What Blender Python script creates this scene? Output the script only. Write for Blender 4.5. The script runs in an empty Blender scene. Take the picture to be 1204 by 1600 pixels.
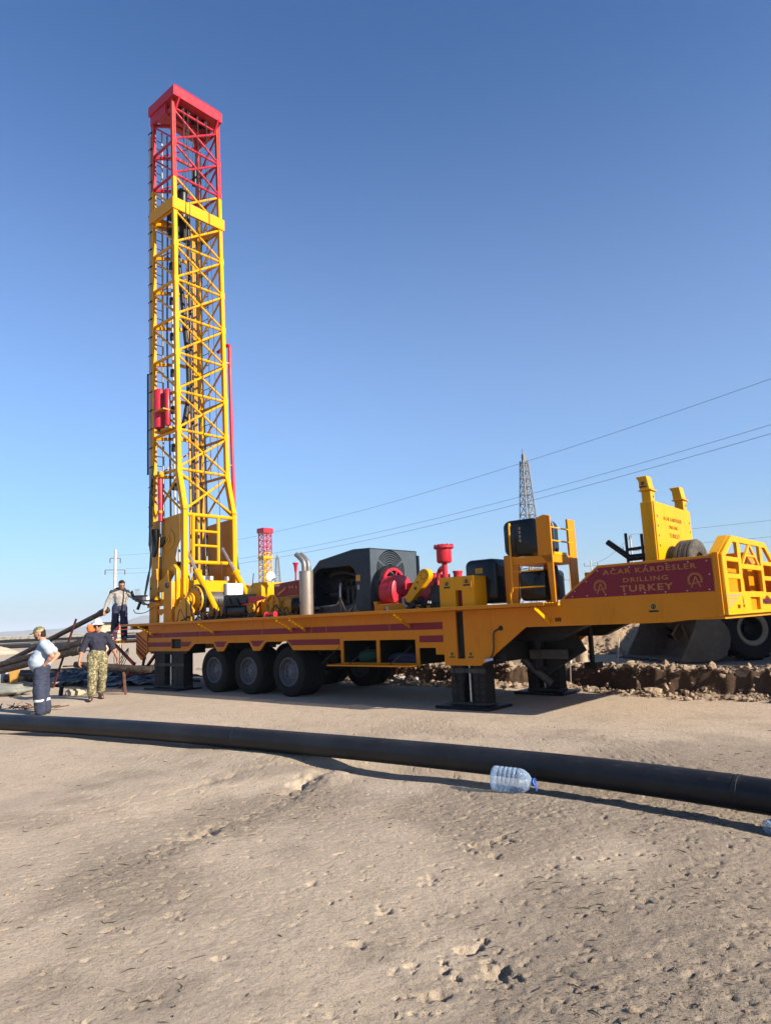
import bpy, bmesh, math, random
import numpy as np
from mathutils import Vector, Matrix
from mathutils.geometry import tessellate_polygon

random.seed(7)
np.random.seed(7)
PI = math.pi
sc = bpy.context.scene
COL = sc.collection

# ------------------------------------------------------------------ camera
CAM_H = 1.58
F_PX = 1080.0
PITCH = math.atan(168.5 * math.cos(0.042) / F_PX)
ROLL = 0.042
fw = Vector((0, math.cos(PITCH), math.sin(PITCH)))
r0 = Vector((1, 0, 0))
u0 = r0.cross(fw)
rr = r0 * math.cos(ROLL) - u0 * math.sin(ROLL)
uu = r0 * math.sin(ROLL) + u0 * math.cos(ROLL)
camd = bpy.data.cameras.new('camera')
cam = bpy.data.objects.new('camera', camd)
COL.objects.link(cam)
M = Matrix.Identity(4)
for i in range(3):
    M[i][0] = rr[i]; M[i][1] = uu[i]; M[i][2] = -fw[i]
M[2][3] = CAM_H
cam.matrix_world = M
camd.sensor_fit = 'VERTICAL'
camd.sensor_height = 36.0
camd.lens = 36.0 * F_PX / 1600.0
camd.clip_start = 0.05
camd.clip_end = 30000
sc.camera = cam

# ------------------------------------------------------------------ light
SUN_AZ = math.radians(125)       # clockwise from +Y
SUN_EL = math.radians(26)
to_sun = Vector((math.sin(SUN_AZ) * math.cos(SUN_EL), math.cos(SUN_AZ) * math.cos(SUN_EL), math.sin(SUN_EL)))
sl = bpy.data.lights.new('sun', 'SUN')
sl.energy = 5.0
sl.angle = math.radians(0.5)
sl.color = (1.0, 0.90, 0.76)
so = bpy.data.objects.new('sun', sl)
COL.objects.link(so)
so.rotation_euler = (-to_sun).to_track_quat('-Z', 'Y').to_euler()
so.location = to_sun * 60

w = bpy.data.worlds.new('World')
sc.world = w
w.use_nodes = True
wn = w.node_tree.nodes
wl = w.node_tree.links
wn.clear()
sky = wn.new('ShaderNodeTexSky')
sky.sky_type = 'NISHITA'
sky.sun_disc = False
sky.sun_elevation = SUN_EL
sky.sun_rotation = SUN_AZ
sky.altitude = 100
sky.air_density = 1.3
sky.dust_density = 1.0
sky.ozone_density = 10.0
bg = wn.new('ShaderNodeBackground')
bg.inputs['Strength'].default_value = 0.0705
out = wn.new('ShaderNodeOutputWorld')
tint = wn.new('ShaderNodeMix'); tint.data_type = 'RGBA'; tint.blend_type = 'MULTIPLY'; tint.inputs[0].default_value = 1.0
tint.inputs[7].default_value = (0.93, 0.985, 1.04, 1)
wl.new(sky.outputs[0], tint.inputs[6])
# thin bright haze layer low in the sky, the same all round the horizon
wtc = wn.new('ShaderNodeTexCoord'); wsx = wn.new('ShaderNodeSeparateXYZ'); wl.new(wtc.outputs['Generated'], wsx.inputs[0])
wmr = wn.new('ShaderNodeMapRange'); wmr.interpolation_type = 'SMOOTHSTEP'
wmr.inputs[1].default_value = 0.74; wmr.inputs[2].default_value = 0.22; wmr.inputs[3].default_value = 0.0; wmr.inputs[4].default_value = 1.0
wl.new(wsx.outputs['Z'], wmr.inputs[0])
wad = wn.new('ShaderNodeMix'); wad.data_type = 'RGBA'; wad.blend_type = 'ADD'; wl.new(wmr.outputs[0], wad.inputs[0])
wl.new(tint.outputs[2], wad.inputs[6]); wad.inputs[7].default_value = (0.84, 0.94, 1.08, 1)
wl.new(wad.outputs[2], bg.inputs['Color'])
wl.new(bg.outputs[0], out.inputs['Surface'])

sc.view_settings.view_transform = 'Standard'
sc.view_settings.look = 'None'
sc.view_settings.gamma = 1.0
sc.view_settings.use_curve_mapping = False
sc.view_settings.exposure = 1.15
sc.cycles.max_bounces = 8
sc.cycles.volume_bounces = 0
sc.cycles.caustics_refractive = False
sc.cycles.caustics_reflective = False

# ------------------------------------------------------------------ noise
def _h(ix, iy, iz, seed):
    h = (ix * 374761393 + iy * 668265263 + iz * 2147483647 + seed * 1442695041) & 0xffffffff
    h = ((h ^ (h >> 13)) * 1274126177) & 0xffffffff
    h = ((h ^ (h >> 16)) * 2246822519) & 0xffffffff
    return ((h ^ (h >> 15)) & 0xffffff) / float(0xffffff)

def vnoise(x, y, seed=0):
    x = np.asarray(x, float); y = np.asarray(y, float)
    ix = np.floor(x).astype(np.int64); iy = np.floor(y).astype(np.int64)
    fx = x - ix; fy = y - iy
    fx = fx * fx * fx * (fx * (fx * 6 - 15) + 10); fy = fy * fy * fy * (fy * (fy * 6 - 15) + 10)
    a = _h(ix, iy, 0, seed); b = _h(ix + 1, iy, 0, seed)
    c = _h(ix, iy + 1, 0, seed); d = _h(ix + 1, iy + 1, 0, seed)
    return (a * (1 - fx) + b * fx) * (1 - fy) + (c * (1 - fx) + d * fx) * fy - 0.5

def vnoise3(x, y, z, seed=0):
    ix = np.floor(x).astype(np.int64); iy = np.floor(y).astype(np.int64); iz = np.floor(z).astype(np.int64)
    fx = x - ix; fy = y - iy; fz = z - iz
    fx = fx * fx * (3 - 2 * fx); fy = fy * fy * (3 - 2 * fy); fz = fz * fz * (3 - 2 * fz)
    r = 0
    for dx in (0, 1):
        for dy in (0, 1):
            for dz in (0, 1):
                wgt = (fx if dx else 1 - fx) * (fy if dy else 1 - fy) * (fz if dz else 1 - fz)
                r = r + wgt * _h(ix + dx, iy + dy, iz + dz, seed)
    return r - 0.5

def fbm(x, y, octs=4, seed=0, gain=0.5):
    s = 0; a = 1.0; f = 1.0
    for o in range(octs):
        c, n = math.cos(o * 0.9 + seed), math.sin(o * 0.9 + seed)
        s = s + a * vnoise((x * c - y * n) * f, (x * n + y * c) * f, seed * 17 + o)
        a *= gain; f *= 2.03
    return s

def sstep(a, b, x):
    t = np.clip((np.asarray(x, float) - a) / (b - a), 0, 1)
    return t * t * (3 - 2 * t)

# ------------------------------------------------------------------ materials
def new_mat(name):
    m = bpy.data.materials.new(name); m.use_nodes = True
    nt = m.node_tree; nt.nodes.clear()
    o = nt.nodes.new('ShaderNodeOutputMaterial')
    p = nt.nodes.new('ShaderNodeBsdfPrincipled')
    nt.links.new(p.outputs[0], o.inputs['Surface'])
    return m, nt, p

def tex_noise(nt, scale, detail=4, rough=0.6, coord='Object', vec=None, stretch=None):
    if vec is None:
        tc = nt.nodes.new('ShaderNodeTexCoord'); vec = tc.outputs[coord]
    if stretch:
        mp = nt.nodes.new('ShaderNodeMapping'); mp.inputs['Scale'].default_value = stretch
        nt.links.new(vec, mp.inputs[0]); vec = mp.outputs[0]
    n = nt.nodes.new('ShaderNodeTexNoise')
    n.inputs['Scale'].default_value = scale; n.inputs['Detail'].default_value = detail
    n.inputs['Roughness'].default_value = rough
    nt.links.new(vec, n.inputs['Vector'])
    return n

def ramp(nt, src, stops):
    r = nt.nodes.new('ShaderNodeValToRGB')
    e = r.color_ramp.elements
    while len(e) < len(stops): e.new(0.5)
    for i, (p, c) in enumerate(stops):
        e[i].position = p; e[i].color = (c[0], c[1], c[2], 1)
    nt.links.new(src, r.inputs[0])
    return r

def mixc(nt, fac, a, b):
    m = nt.nodes.new('ShaderNodeMix'); m.data_type = 'RGBA'
    for s, v in ((m.inputs[0], fac), (m.inputs[6], a), (m.inputs[7], b)):
        if hasattr(v, 'links') or isinstance(v, bpy.types.NodeSocket): nt.links.new(v, s)
        elif isinstance(v, (int, float)): s.default_value = v
        else: s.default_value = (v[0], v[1], v[2], 1)
    return m.outputs[2]

def paint(name, col, rough=0.4, metal=0.0, var=0.12, dust=0.18, dustcol=(0.29, 0.22, 0.15), scale=2.5, bump=0.02, spec=0.28):
    m, nt, p = new_mat(name)
    n = tex_noise(nt, scale, 5)
    r = ramp(nt, n.outputs['Fac'], [(0.3, [c * (1 - var) for c in col]), (0.7, [min(1, c * (1 + var * .6)) for c in col])])
    n2 = tex_noise(nt, scale * 3.1, 6, 0.7)
    f = ramp(nt, n2.outputs['Fac'], [(0.48, (0, 0, 0)), (0.75, (dust, dust, dust))])
    colr = mixc(nt, f.outputs[0], r.outputs[0], dustcol)
    if 'yellow_paint' in name:
        n4 = tex_noise(nt, 5.0, 6, 0.72, stretch=(1.6, 1.6, .22))
        f4 = ramp(nt, n4.outputs['Fac'], [(0.54, (0, 0, 0)), (0.80, (.55, .55, .55))])
        colr = mixc(nt, f4.outputs[0], colr, [c * .42 for c in col])
        n5 = tex_noise(nt, 26, 4, .7)
        f5 = ramp(nt, n5.outputs['Fac'], [(0.66, (0, 0, 0)), (0.74, (.5, .5, .5))])
        colr = mixc(nt, f5.outputs[0], colr, (.10, .06, .03))
    nt.links.new(colr, p.inputs['Base Color'])
    rr_ = ramp(nt, n2.outputs['Fac'], [(0.35, (rough * .85,) * 3), (0.75, (min(1, rough * 1.35),) * 3)])
    nt.links.new(rr_.outputs[0], p.inputs['Roughness'])
    p.inputs['Metallic'].default_value = metal
    p.inputs['Specular IOR Level'].default_value = spec
    if bump:
        n3 = tex_noise(nt, 14, 3)
        b = nt.nodes.new('ShaderNodeBump'); b.inputs['Strength'].default_value = bump; b.inputs['Distance'].default_value = 0.05
        nt.links.new(n3.outputs['Fac'], b.inputs['Height']); nt.links.new(b.outputs[0], p.inputs['Normal'])
    return m

YEL = paint('yellow_paint', (0.60, 0.278, 0.001), 0.38, var=.05, dust=.025, spec=.18)
YELD = paint('yellow_paint_worn', (0.50, 0.225, 0.004), 0.45, var=.12, dust=.12)
ORG = paint('orange_yellow_paint', (0.56, 0.190, 0.001), 0.36, var=.06, dust=.03, spec=.2)
RED = paint('red_paint', (0.40, 0.016, 0.030), 0.34, var=.08, dust=.05)
REDD = paint('dark_red_paint', (0.17, 0.012, 0.014), 0.5, var=.15, dust=.2)
SIGN = paint('maroon_sign', (0.175, 0.006, 0.018), 0.45, var=.05, dust=.03)
BLK = paint('black_paint', (0.006, 0.0065, 0.008), 0.35, var=.2, dust=.03)
TANK = paint('black_tank', (0.005, 0.006, 0.008), 0.14, var=.1, dust=.01, bump=.004)
NAVY = paint('navy_paint', (0.0055, 0.0085, 0.018), 0.3, var=.08, dust=.008, spec=.3)
GREYP = paint('grey_blue_paint', (0.052, 0.066, 0.078), 0.35, var=.1, dust=.05)
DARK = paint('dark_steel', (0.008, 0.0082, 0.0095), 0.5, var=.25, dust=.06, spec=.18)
GREASE = paint('greasy_steel', (0.04, 0.037, 0.034), 0.5, metal=.3, var=.3, dust=.2)
STEEL = paint('bare_steel', (0.42, 0.41, 0.40), 0.38, metal=.8, var=.15, dust=.2)
CHROME = paint('chrome_rod', (0.55, 0.55, 0.55), 0.28, metal=.85, var=.05, dust=.03)
ALU = paint('aluminised_steel', (0.29, 0.25, 0.215), 0.45, metal=.7, var=.08, dust=.12)
RUBBER = paint('tyre_rubber', (0.007, 0.007, 0.0075), 0.75, var=.25, dust=.08, scale=5, spec=.2)
RUBDUST = paint('dusty_rubber', (0.055, 0.050, 0.045), 0.9, var=.3, dust=.45, scale=4)
RIM = paint('rim_grey', (0.10, 0.105, 0.12), 0.4, metal=.2, var=.15, dust=.12)
RIMD = paint('dusty_rim', (0.27, 0.205, 0.13), 0.8, var=.2, dust=.5)
HOSE = paint('hose_black', (0.012, 0.012, 0.014), 0.5, var=.1, dust=.1)
WHITE = paint('white_paint', (0.62, 0.61, 0.59), 0.45, var=.04, dust=.06)
PALEG = paint('pale_grey_pipe', (0.36, 0.345, 0.32), 0.5, var=.1, dust=.2)
WIREM = paint('wire', (0.10, 0.10, 0.11), 0.6, bump=0)
CONC = paint('concrete_pole', (0.42, 0.40, 0.37), 0.85, var=.15, dust=.2)
WOOD = paint('grey_wood', (0.33, 0.25, 0.17), 0.85, var=.35, dust=.2, scale=8)
RUST = paint('rusty_steel', (0.11, 0.055, 0.035), 0.75, var=.4, dust=.35, scale=5)
MUDW = paint('muddy_yellow', (0.19, 0.12, 0.045), 0.8, var=.3, dust=.4)
BUCK = paint('bucket_steel', (0.12, 0.09, 0.058), 0.75, metal=.1, var=.3, dust=.4)
CANV = paint('canvas', (0.20, 0.20, 0.17), 0.9, var=.25, dust=.3)
TARP = paint('black_tarp', (0.010, 0.0105, 0.013), 0.45, var=.3, dust=.15, scale=3)
GREENB = paint('green_cloth', (0.012, 0.055, 0.028), 0.9, var=.3, dust=.08)
BLUEB = paint('blue_cloth', (0.022, 0.028, 0.055), 0.9, var=.4, dust=.12)
ORC = paint('orange_cloth', (0.75, 0.14, 0.03), 0.8, var=.15, dust=.05)
LETT = paint('letter_orange', (0.40, 0.155, 0.035), 0.5, var=.05, dust=.05, bump=0)
LETD = paint('letter_dark', (0.10, 0.045, 0.008), 0.5, var=.05, dust=.05, bump=0)
REFL = paint('reflective_pale', (0.60, 0.47, 0.18), 0.35, var=.05, dust=.05, bump=0)
REFW = paint('reflective_white', (0.52, 0.51, 0.48), 0.4, var=.05, dust=.1, bump=0)

# ------------------------------------------------------------------ mesh builder
def frame_from(d, hint=None):
    d = Vector(d).normalized()
    h = Vector(hint) if hint is not None else Vector((0, 0, 1))
    if abs(d.dot(h.normalized())) > 0.97: h = Vector((1, 0, 0)) if hint is None else Vector((0, 1, 0))
    a = h.cross(d).normalized()
    b = d.cross(a).normalized()
    return a, b, d

class MB:
    def __init__(s):
        s.v = []; s.f = []; s.m = []
    def add(s, vs, fs, mi=0):
        o = len(s.v)
        s.v.extend([tuple(v) for v in vs])
        s.f.extend([tuple(i + o for i in f) for f in fs])
        s.m.extend([mi] * len(fs))
        return s
    def box(s, a, b, mi=0, mat=None):
        x0, y0, z0 = [min(p, q) for p, q in zip(a, b)]; x1, y1, z1 = [max(p, q) for p, q in zip(a, b)]
        vs = [Vector(p) for p in ((x0, y0, z0), (x1, y0, z0), (x1, y1, z0), (x0, y1, z0), (x0, y0, z1), (x1, y0, z1), (x1, y1, z1), (x0, y1, z1))]
        if mat is not None: vs = [mat @ p for p in vs]
        return s.add(vs, [(0, 3, 2, 1), (4, 5, 6, 7), (0, 1, 5, 4), (1, 2, 6, 5), (2, 3, 7, 6), (3, 0, 4, 7)], mi)
    def bar(s, p, q, wd, ht, hint=None, mi=0):
        p = Vector(p); q = Vector(q); a, b, d = frame_from(q - p, hint)
        vs = []
        for c in (p, q):
            for x, y in ((-1, -1), (1, -1), (1, 1), (-1, 1)):
                vs.append(c + a * (x * wd / 2) + b * (y * ht / 2))
        return s.add(vs, [(0, 3, 2, 1), (4, 5, 6, 7), (0, 1, 5, 4), (1, 2, 6, 5), (2, 3, 7, 6), (3, 0, 4, 7)], mi)
    def cyl(s, p, q, r, r2=None, n=16, cap=True, mi=0):
        if r2 is None: r2 = r
        p = Vector(p); q = Vector(q); a, b, d = frame_from(q - p)
        vs = []
        for c, rd in ((p, r), (q, r2)):
            for i in range(n):
                t = 2 * PI * i / n
                vs.append(c + (a * math.cos(t) + b * math.sin(t)) * rd)
        fs = [(i, (i + 1) % n, n + (i + 1) % n, n + i) for i in range(n)]
        if cap: fs += [tuple(range(n - 1, -1, -1)), tuple(range(n, 2 * n))]
        return s.add(vs, fs, mi)
    def tube(s, pts, r, n=8, mi=0, cap=True):
        pts = [Vector(p) for p in pts]
        k = len(pts); rs = r if isinstance(r, (list, tuple)) else [r] * k
        d0 = (pts[1] - pts[0]).normalized()
        a, b, _ = frame_from(d0)
        vs = []
        for i in range(k):
            d = (pts[min(i + 1, k - 1)] - pts[max(i - 1, 0)]).normalized()
            a = (a - d * a.dot(d)).normalized(); b = d.cross(a)
            for j in range(n):
                t = 2 * PI * j / n
                vs.append(pts[i] + (a * math.cos(t) + b * math.sin(t)) * rs[i])
        fs = []
        for i in range(k - 1):
            for j in range(n):
                fs.append((i * n + j, i * n + (j + 1) % n, (i + 1) * n + (j + 1) % n, (i + 1) * n + j))
        if cap: fs += [tuple(range(n - 1, -1, -1)), tuple(range((k - 1) * n, k * n))]
        return s.add(vs, fs, mi)
    def lathe(s, prof, o, axis, n=24, mi=0, hint=None, closed=False):
        o = Vector(o); a, b, d = frame_from(axis, hint)
        vs = []
        for r, z in prof:
            for j in range(n):
                t = 2 * PI * j / n
                vs.append(o + d * z + (a * math.cos(t) + b * math.sin(t)) * r)
        fs = []
        k = len(prof)
        for i in range(k if closed else k - 1):
            i2 = (i + 1) % k
            for j in range(n):
                fs.append((i * n + j, i * n + (j + 1) % n, i2 * n + (j + 1) % n, i2 * n + j))
        return s.add(vs, fs, mi)
    def plate(s, loops, fn, thick, mi=0):
        """loops: outline + holes as (a, b) pairs; fn maps (a, b) to 3D; thick: extrusion vector"""
        t = Vector(thick)
        flat = [p for l in loops for p in l]
        tris = tessellate_polygon([[Vector((p[0], p[1], 0)) for p in l] for l in loops])
        n = len(flat)
        base = [Vector(fn(*p)) for p in flat]
        vs = base + [p + t for p in base]
        fs = []
        for a, b, c in tris:
            nrm = (base[b] - base[a]).cross(base[c] - base[a])
            if nrm.dot(t) > 0: fs += [(a, c, b), (a + n, b + n, c + n)]
            else: fs += [(a, b, c), (a + n, c + n, b + n)]
        o = 0
        for l in loops:
            k = len(l)
            for i in range(k):
                j = (i + 1) % k
                fs.append((o + i, o + j, o + j + n, o + i + n))
            o += k
        return s.add(vs, fs, mi)
    def build(s, name, mats, parent=None, bevel=0, seg=1, angle=35, loc=None, label=None, recalc=True):
        me = bpy.data.meshes.new(name)
        me.from_pydata(s.v, [], s.f)
        mats = mats if isinstance(mats, (list, tuple)) else [mats]
        for m_ in mats: me.materials.append(m_)
        if len(mats) > 1: me.polygons.foreach_set('material_index', s.m)
        if recalc:
            bm = bmesh.new(); bm.from_mesh(me)
            bmesh.ops.recalc_face_normals(bm, faces=bm.faces)
            if bevel:
                es = [e for e in bm.edges if len(e.link_faces) == 2 and e.calc_face_angle(0) > 0.6]
                bmesh.ops.bevel(bm, geom=es, offset=bevel, segments=seg, affect='EDGES', profile=0.6, clamp_overlap=True)
            bm.to_mesh(me); bm.free()
        me.polygons.foreach_set('use_smooth', [True] * len(me.polygons))
        me.set_sharp_from_angle(angle=math.radians(angle))
        o = bpy.data.objects.new(name, me)
        COL.objects.link(o)
        if parent is not None: o.parent = parent
        if loc is not None: o.location = loc
        if label: o['label'] = label
        return o

def empty(name, loc=(0, 0, 0), rz=0.0):
    o = bpy.data.objects.new(name, None); COL.objects.link(o)
    o.empty_display_size = 0.2
    o.location = loc; o.rotation_euler = (0, 0, rz)
    return o
def tag(o, label, cat, group=None):
    o['label'] = label; o['category'] = cat
    if group: o['group'] = group
    return o
def kind(o, k):
    o['kind'] = k
    return o
def dup(o, loc=None, rot=None, parent=None):
    c = o.copy(); COL.objects.link(c)
    if loc is not None: c.location = loc
    if rot is not None: c.rotation_euler = rot
    if parent is not None: c.parent = parent
    for ch in list(o.children):
        d = dup(ch); d.parent = c
    return c
def circle(cx, cy, r, n=24, a0=0, a1=2 * PI):
    full = abs(a1 - a0 - 2 * PI) < 1e-6
    k = n if full else n + 1
    return [(cx + r * math.cos(a0 + (a1 - a0) * i / n), cy + r * math.sin(a0 + (a1 - a0) * i / n)) for i in range(k)]
def rrect(x0, y0, x1, y1, r, n=5):
    p = []
    for cx, cy, a in ((x1 - r, y1 - r, 0), (x0 + r, y1 - r, PI / 2), (x0 + r, y0 + r, PI), (x1 - r, y0 + r, 1.5 * PI)):
        for i in range(n + 1):
            t = a + PI / 2 * i / n
            p.append((cx + r * math.cos(t), cy + r * math.sin(t)))
    return p
def smooth_path(pts, k=6):
    pts = [Vector(p) for p in pts]; outp = []
    for i in range(len(pts) - 1):
        p0 = pts[max(i - 1, 0)]; p1 = pts[i]; p2 = pts[i + 1]; p3 = pts[min(i + 2, len(pts) - 1)]
        for j in range(k):
            t = j / k
            outp.append(0.5 * ((2 * p1) + (p2 - p0) * t + (2 * p0 - 5 * p1 + 4 * p2 - p3) * t * t + (3 * p1 - p0 - 3 * p2 + p3) * t ** 3))
    outp.append(pts[-1])
    return outp
def text_mesh(name, body, size, mat, parent, org, right, up, extrude=0.004, align='CENTER', width=None, label=None, spacing=1.0, bold=0.0):
    cu = bpy.data.curves.new(name, 'FONT')
    cu.body = body; cu.size = size; cu.extrude = extrude; cu.align_x = align; cu.align_y = 'CENTER'
    cu.space_character = spacing; cu.offset = bold; cu.resolution_u = 2
    t = bpy.data.objects.new(name, cu); COL.objects.link(t)
    dg = bpy.context.evaluated_depsgraph_get(); dg.update()
    me = bpy.data.meshes.new_from_object(t.evaluated_get(dg))
    bpy.data.objects.remove(t); bpy.data.curves.remove(cu)
    R_ = Vector(right).normalized(); U_ = Vector(up).normalized(); N_ = R_.cross(U_)
    xs = [v.co.x for v in me.vertices]
    k = 1.0
    if width: k = width / max(1e-6, (max(xs) - min(xs)))
    for v in me.vertices:
        x, y, z = v.co
        v.co = Vector(org) + R_ * (x * k) + U_ * y + N_ * z
    me.materials.clear(); me.materials.append(mat)
    o = bpy.data.objects.new(name, me); COL.objects.link(o); o.parent = parent
    if label: o['label'] = label
    return o

# ------------------------------------------------------------------ rig frame
YAW = math.radians(49.2)
RO = Vector((-2.3627, 15.5502, 0))
FWV = Vector((math.sin(YAW), -math.cos(YAW), 0))
LTV = Vector((math.cos(YAW), math.sin(YAW), 0))
RROT = math.atan2(FWV.y, FWV.x)
def RW(u, v, w_): return RO + FWV * u + LTV * v + Vector((0, 0, w_))

# bank line: raised, cut ground behind the rig (world x,y)
BANK = [(-7.0, 27.0), (-2.6, 21.6), (-0.6, 19.0), (1.3, 17.0), (3.83, 15.4), (4.74, 13.75), (6.5, 12.25), (9.0, 10.6), (14.0, 8.2), (22, 5.0)]
def bank_dist(x, y):
    best = np.full(np.shape(x), 1e9); sgn = np.ones(np.shape(x)); sal = np.zeros(np.shape(x)); acc = 0
    for (x0, y0), (x1, y1) in zip(BANK[:-1], BANK[1:]):
        dx, dy = x1 - x0, y1 - y0; L2 = dx * dx + dy * dy; L = math.sqrt(L2)
        t = np.clip(((x - x0) * dx + (y - y0) * dy) / L2, 0, 1)
        d = np.hypot(x - (x0 + t * dx), y - (y0 + t * dy))
        cr = dx * (y - y0) - dy * (x - x0)
        up = d < best
        best = np.where(up, d, best); sgn = np.where(up, np.sign(cr), sgn); sal = np.where(up, acc + t * L, sal)
        acc += L
    return best * sgn, sal

# pipe centre line x(y)
_PP = np.array([(-13.2, 15.5), (-9.9, 13.75), (-6.59, 11.93), (-3.35, 10.2), (-.91, 8.75), (.55, 7.57), (1.84, 6.29), (2.73, 5.34), (3.5, 4.5), (4.2, 3.6)])
_PF = np.polyfit(_PP[:, 1], _PP[:, 0], 3)
def pipe_x(y): return np.polyval(_PF, y)

DENTS = [(0.53, 5.07, .07, .04), (0.30, 3.57, .055, .05), (0.40, 3.37, .075, .06), (0.15, 3.19, .05, .04), (-0.1, 4.04, .05, .03), (-0.22, 3.68, .05, .03), (0.62, 4.85, .06, .03), (0.75, 5.2, .07, .03),
         (-0.9, 3.6, .03, .03), (-1.25, 4.1, .04, .025), (1.3, 4.0, .05, .03), (0.02, 3.45, .035, .03), (-.55, 4.5, .05, .02), (0.95, 4.6, .05, .025), (0.2, 4.5, .05, .025)]
def crust_mask(x, y):
    m = sstep(.05, .75, fbm(x / 1.3, y / 1.6, 3, 9) * .8 + .48 * sstep(-1.3, 1.2, x - .16 * (y - 4)) * sstep(9.5, 6.5, y) + .10 * sstep(4.6, 3.2, y))
    m = np.maximum(m, .40 * sstep(.05, .45, fbm(x / .8, y / .9, 3, 15)))
    rut = np.interp(y, [3.8, 4.51, 5.16, 5.89, 6.23, 6.73, 7.78, 8.6], [-2.4, -2.05, -1.77, -1.51, -1.32, -1.07, -.82, -.55])
    return np.clip(m + .9 * np.exp(-((x - rut - .08) / .16) ** 2) * sstep(3.6, 4.6, y) * sstep(9, 7.8, y) * (.6 + vnoise(x / .2, y / .2, 77)), 0, 1)
def ground_h(x, y):
    x = np.asarray(x, float); y = np.asarray(y, float)
    u = (x - RO.x) * FWV.x + (y - RO.y) * FWV.y
    v = (x - RO.x) * LTV.x + (y - RO.y) * LTV.y
    flat = sstep(-1.6, -0.7, v) * sstep(4.4, 3.4, v) * sstep(-9.5, -8, u) * sstep(11, 9.5, u)
    d = np.hypot(x, y)
    near = sstep(16, 9, d)
    h = 0.085 * fbm(x / 2.3, y / 2.3, 2, 3) * sstep(60, 20, d)
    h = h + near * (0.014 * fbm(x / .7, y / .7, 2, 5))
    crust = crust_mask(x, y)
    h = h + near * (.25 + .75 * crust) * (0.0105 * fbm(x / .16, y / .12, 4, 11, .68) + .009 * np.maximum(0, fbm(x / .035, y / .03, 2, 13) - .05))
    pit = np.maximum(0, fbm(x / .055, y / .04, 2, 71) - .46 + .16 * crust)
    h = h - near * np.minimum(.012, .09 * pit)
    # tyre rut with a sharp shoulder running away to the right
    for pts, dep, wd in (([(-0.55, 8.6), (-0.82, 7.78), (-1.07, 6.73), (-1.32, 6.23), (-1.51, 5.89), (-1.77, 5.16), (-2.05, 4.51), (-2.4, 3.8)], .060, .13),
                         ([(-0.9, 9.4), (-1.31, 8.78), (-1.83, 7.66), (-2.27, 6.93), (-3.01, 6.1), (-4, 5)], .016, .14)):
        yy = np.array([p[1] for p in pts][::-1]); xx = np.array([p[0] for p in pts][::-1])
        xc = np.interp(y, yy, xx) + .10 * fbm(y / .7, y * 0, 3, 21) + .05 * fbm(x / .12, y / .12, 2, 22)
        fade = sstep(yy[0] + .6, yy[0] + 2.2, y) * sstep(yy[-1], yy[-1] - 1.2, y) * (.35 + 1.1 * sstep(-.25, .25, fbm(y / .6, y * 0 + 7, 2, 24)))
        s_ = (x - xc)
        h = h - fade * dep * np.exp(-(s_ / wd) ** 2) * (0.6 + 1.6 * np.maximum(-.3, fbm(x / .09, y / .09, 2, 33)))
        h = h + fade * dep * .5 * np.exp(-((s_ - wd * 1.7) / (wd * 1.5)) ** 2) * (.7 + .9 * fbm(x / .12, y / .12, 2, 35))
    for dx, dy, rd, dp in DENTS:
        q = np.hypot(x - dx, y - dy) / rd
        q = q * (1 + 1.3 * vnoise(x / .045, y / .045, 41) + .9 * vnoise(x / .02, y / .02, 42)) * 1.35
        h = h - dp * .8 * np.exp(-q ** 2.5) + dp * .10 * np.exp(-((q - 1.5) / .4) ** 2)
    # hollow under parts of the pipe
    px = pipe_x(np.clip(y, 3, 16))
    pd = np.abs(x - px)
    h = h - .10 * sstep(.9, .15, pd) * sstep(-.08, .22, vnoise(y / 1.3, y * 0 + 3, 55)) * (y < 14)
    h = h * (1 - .9 * flat)
    return h
def gh(x, y): return float(ground_h(np.array([x]), np.array([y]))[0])

# ================================================================== SETTING
def grid_mesh(name, xs, ys, Hf, mat):
    X, Y = np.meshgrid(xs, ys)
    Zz = Hf(X, Y)
    nx, ny = len(xs), len(ys)
    co = np.stack([X.ravel(), Y.ravel(), Zz.ravel()], 1)
    i = np.arange(nx * ny).reshape(ny, nx)
    q = np.stack([i[:-1, :-1].ravel(), i[:-1, 1:].ravel(), i[1:, 1:].ravel(), i[1:, :-1].ravel()], 1)
    return raw_mesh(name, co, q, mat)
def raw_mesh(name, co, quads, mat, smooth=True, parent=None):
    me = bpy.data.meshes.new(name)
    k = quads.shape[1]
    me.vertices.add(len(co)); me.vertices.foreach_set('co', np.asarray(co, np.float32).ravel())
    me.loops.add(quads.size); me.loops.foreach_set('vertex_index', quads.astype(np.int32).ravel())
    me.polygons.add(len(quads)); me.polygons.foreach_set('loop_start', np.arange(0, quads.size, k, dtype=np.int32))
    me.polygons.foreach_set('loop_total', np.full(len(quads), k, np.int32))
    me.polygons.foreach_set('use_smooth', np.full(len(quads), smooth))
    me.update(calc_edges=True); me.validate()
    for m_ in (mat if isinstance(mat, (list, tuple)) else [mat]): me.materials.append(m_)
    o = bpy.data.objects.new(name, me); COL.objects.link(o)
    if parent is not None: o.parent = parent
    return o

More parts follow.
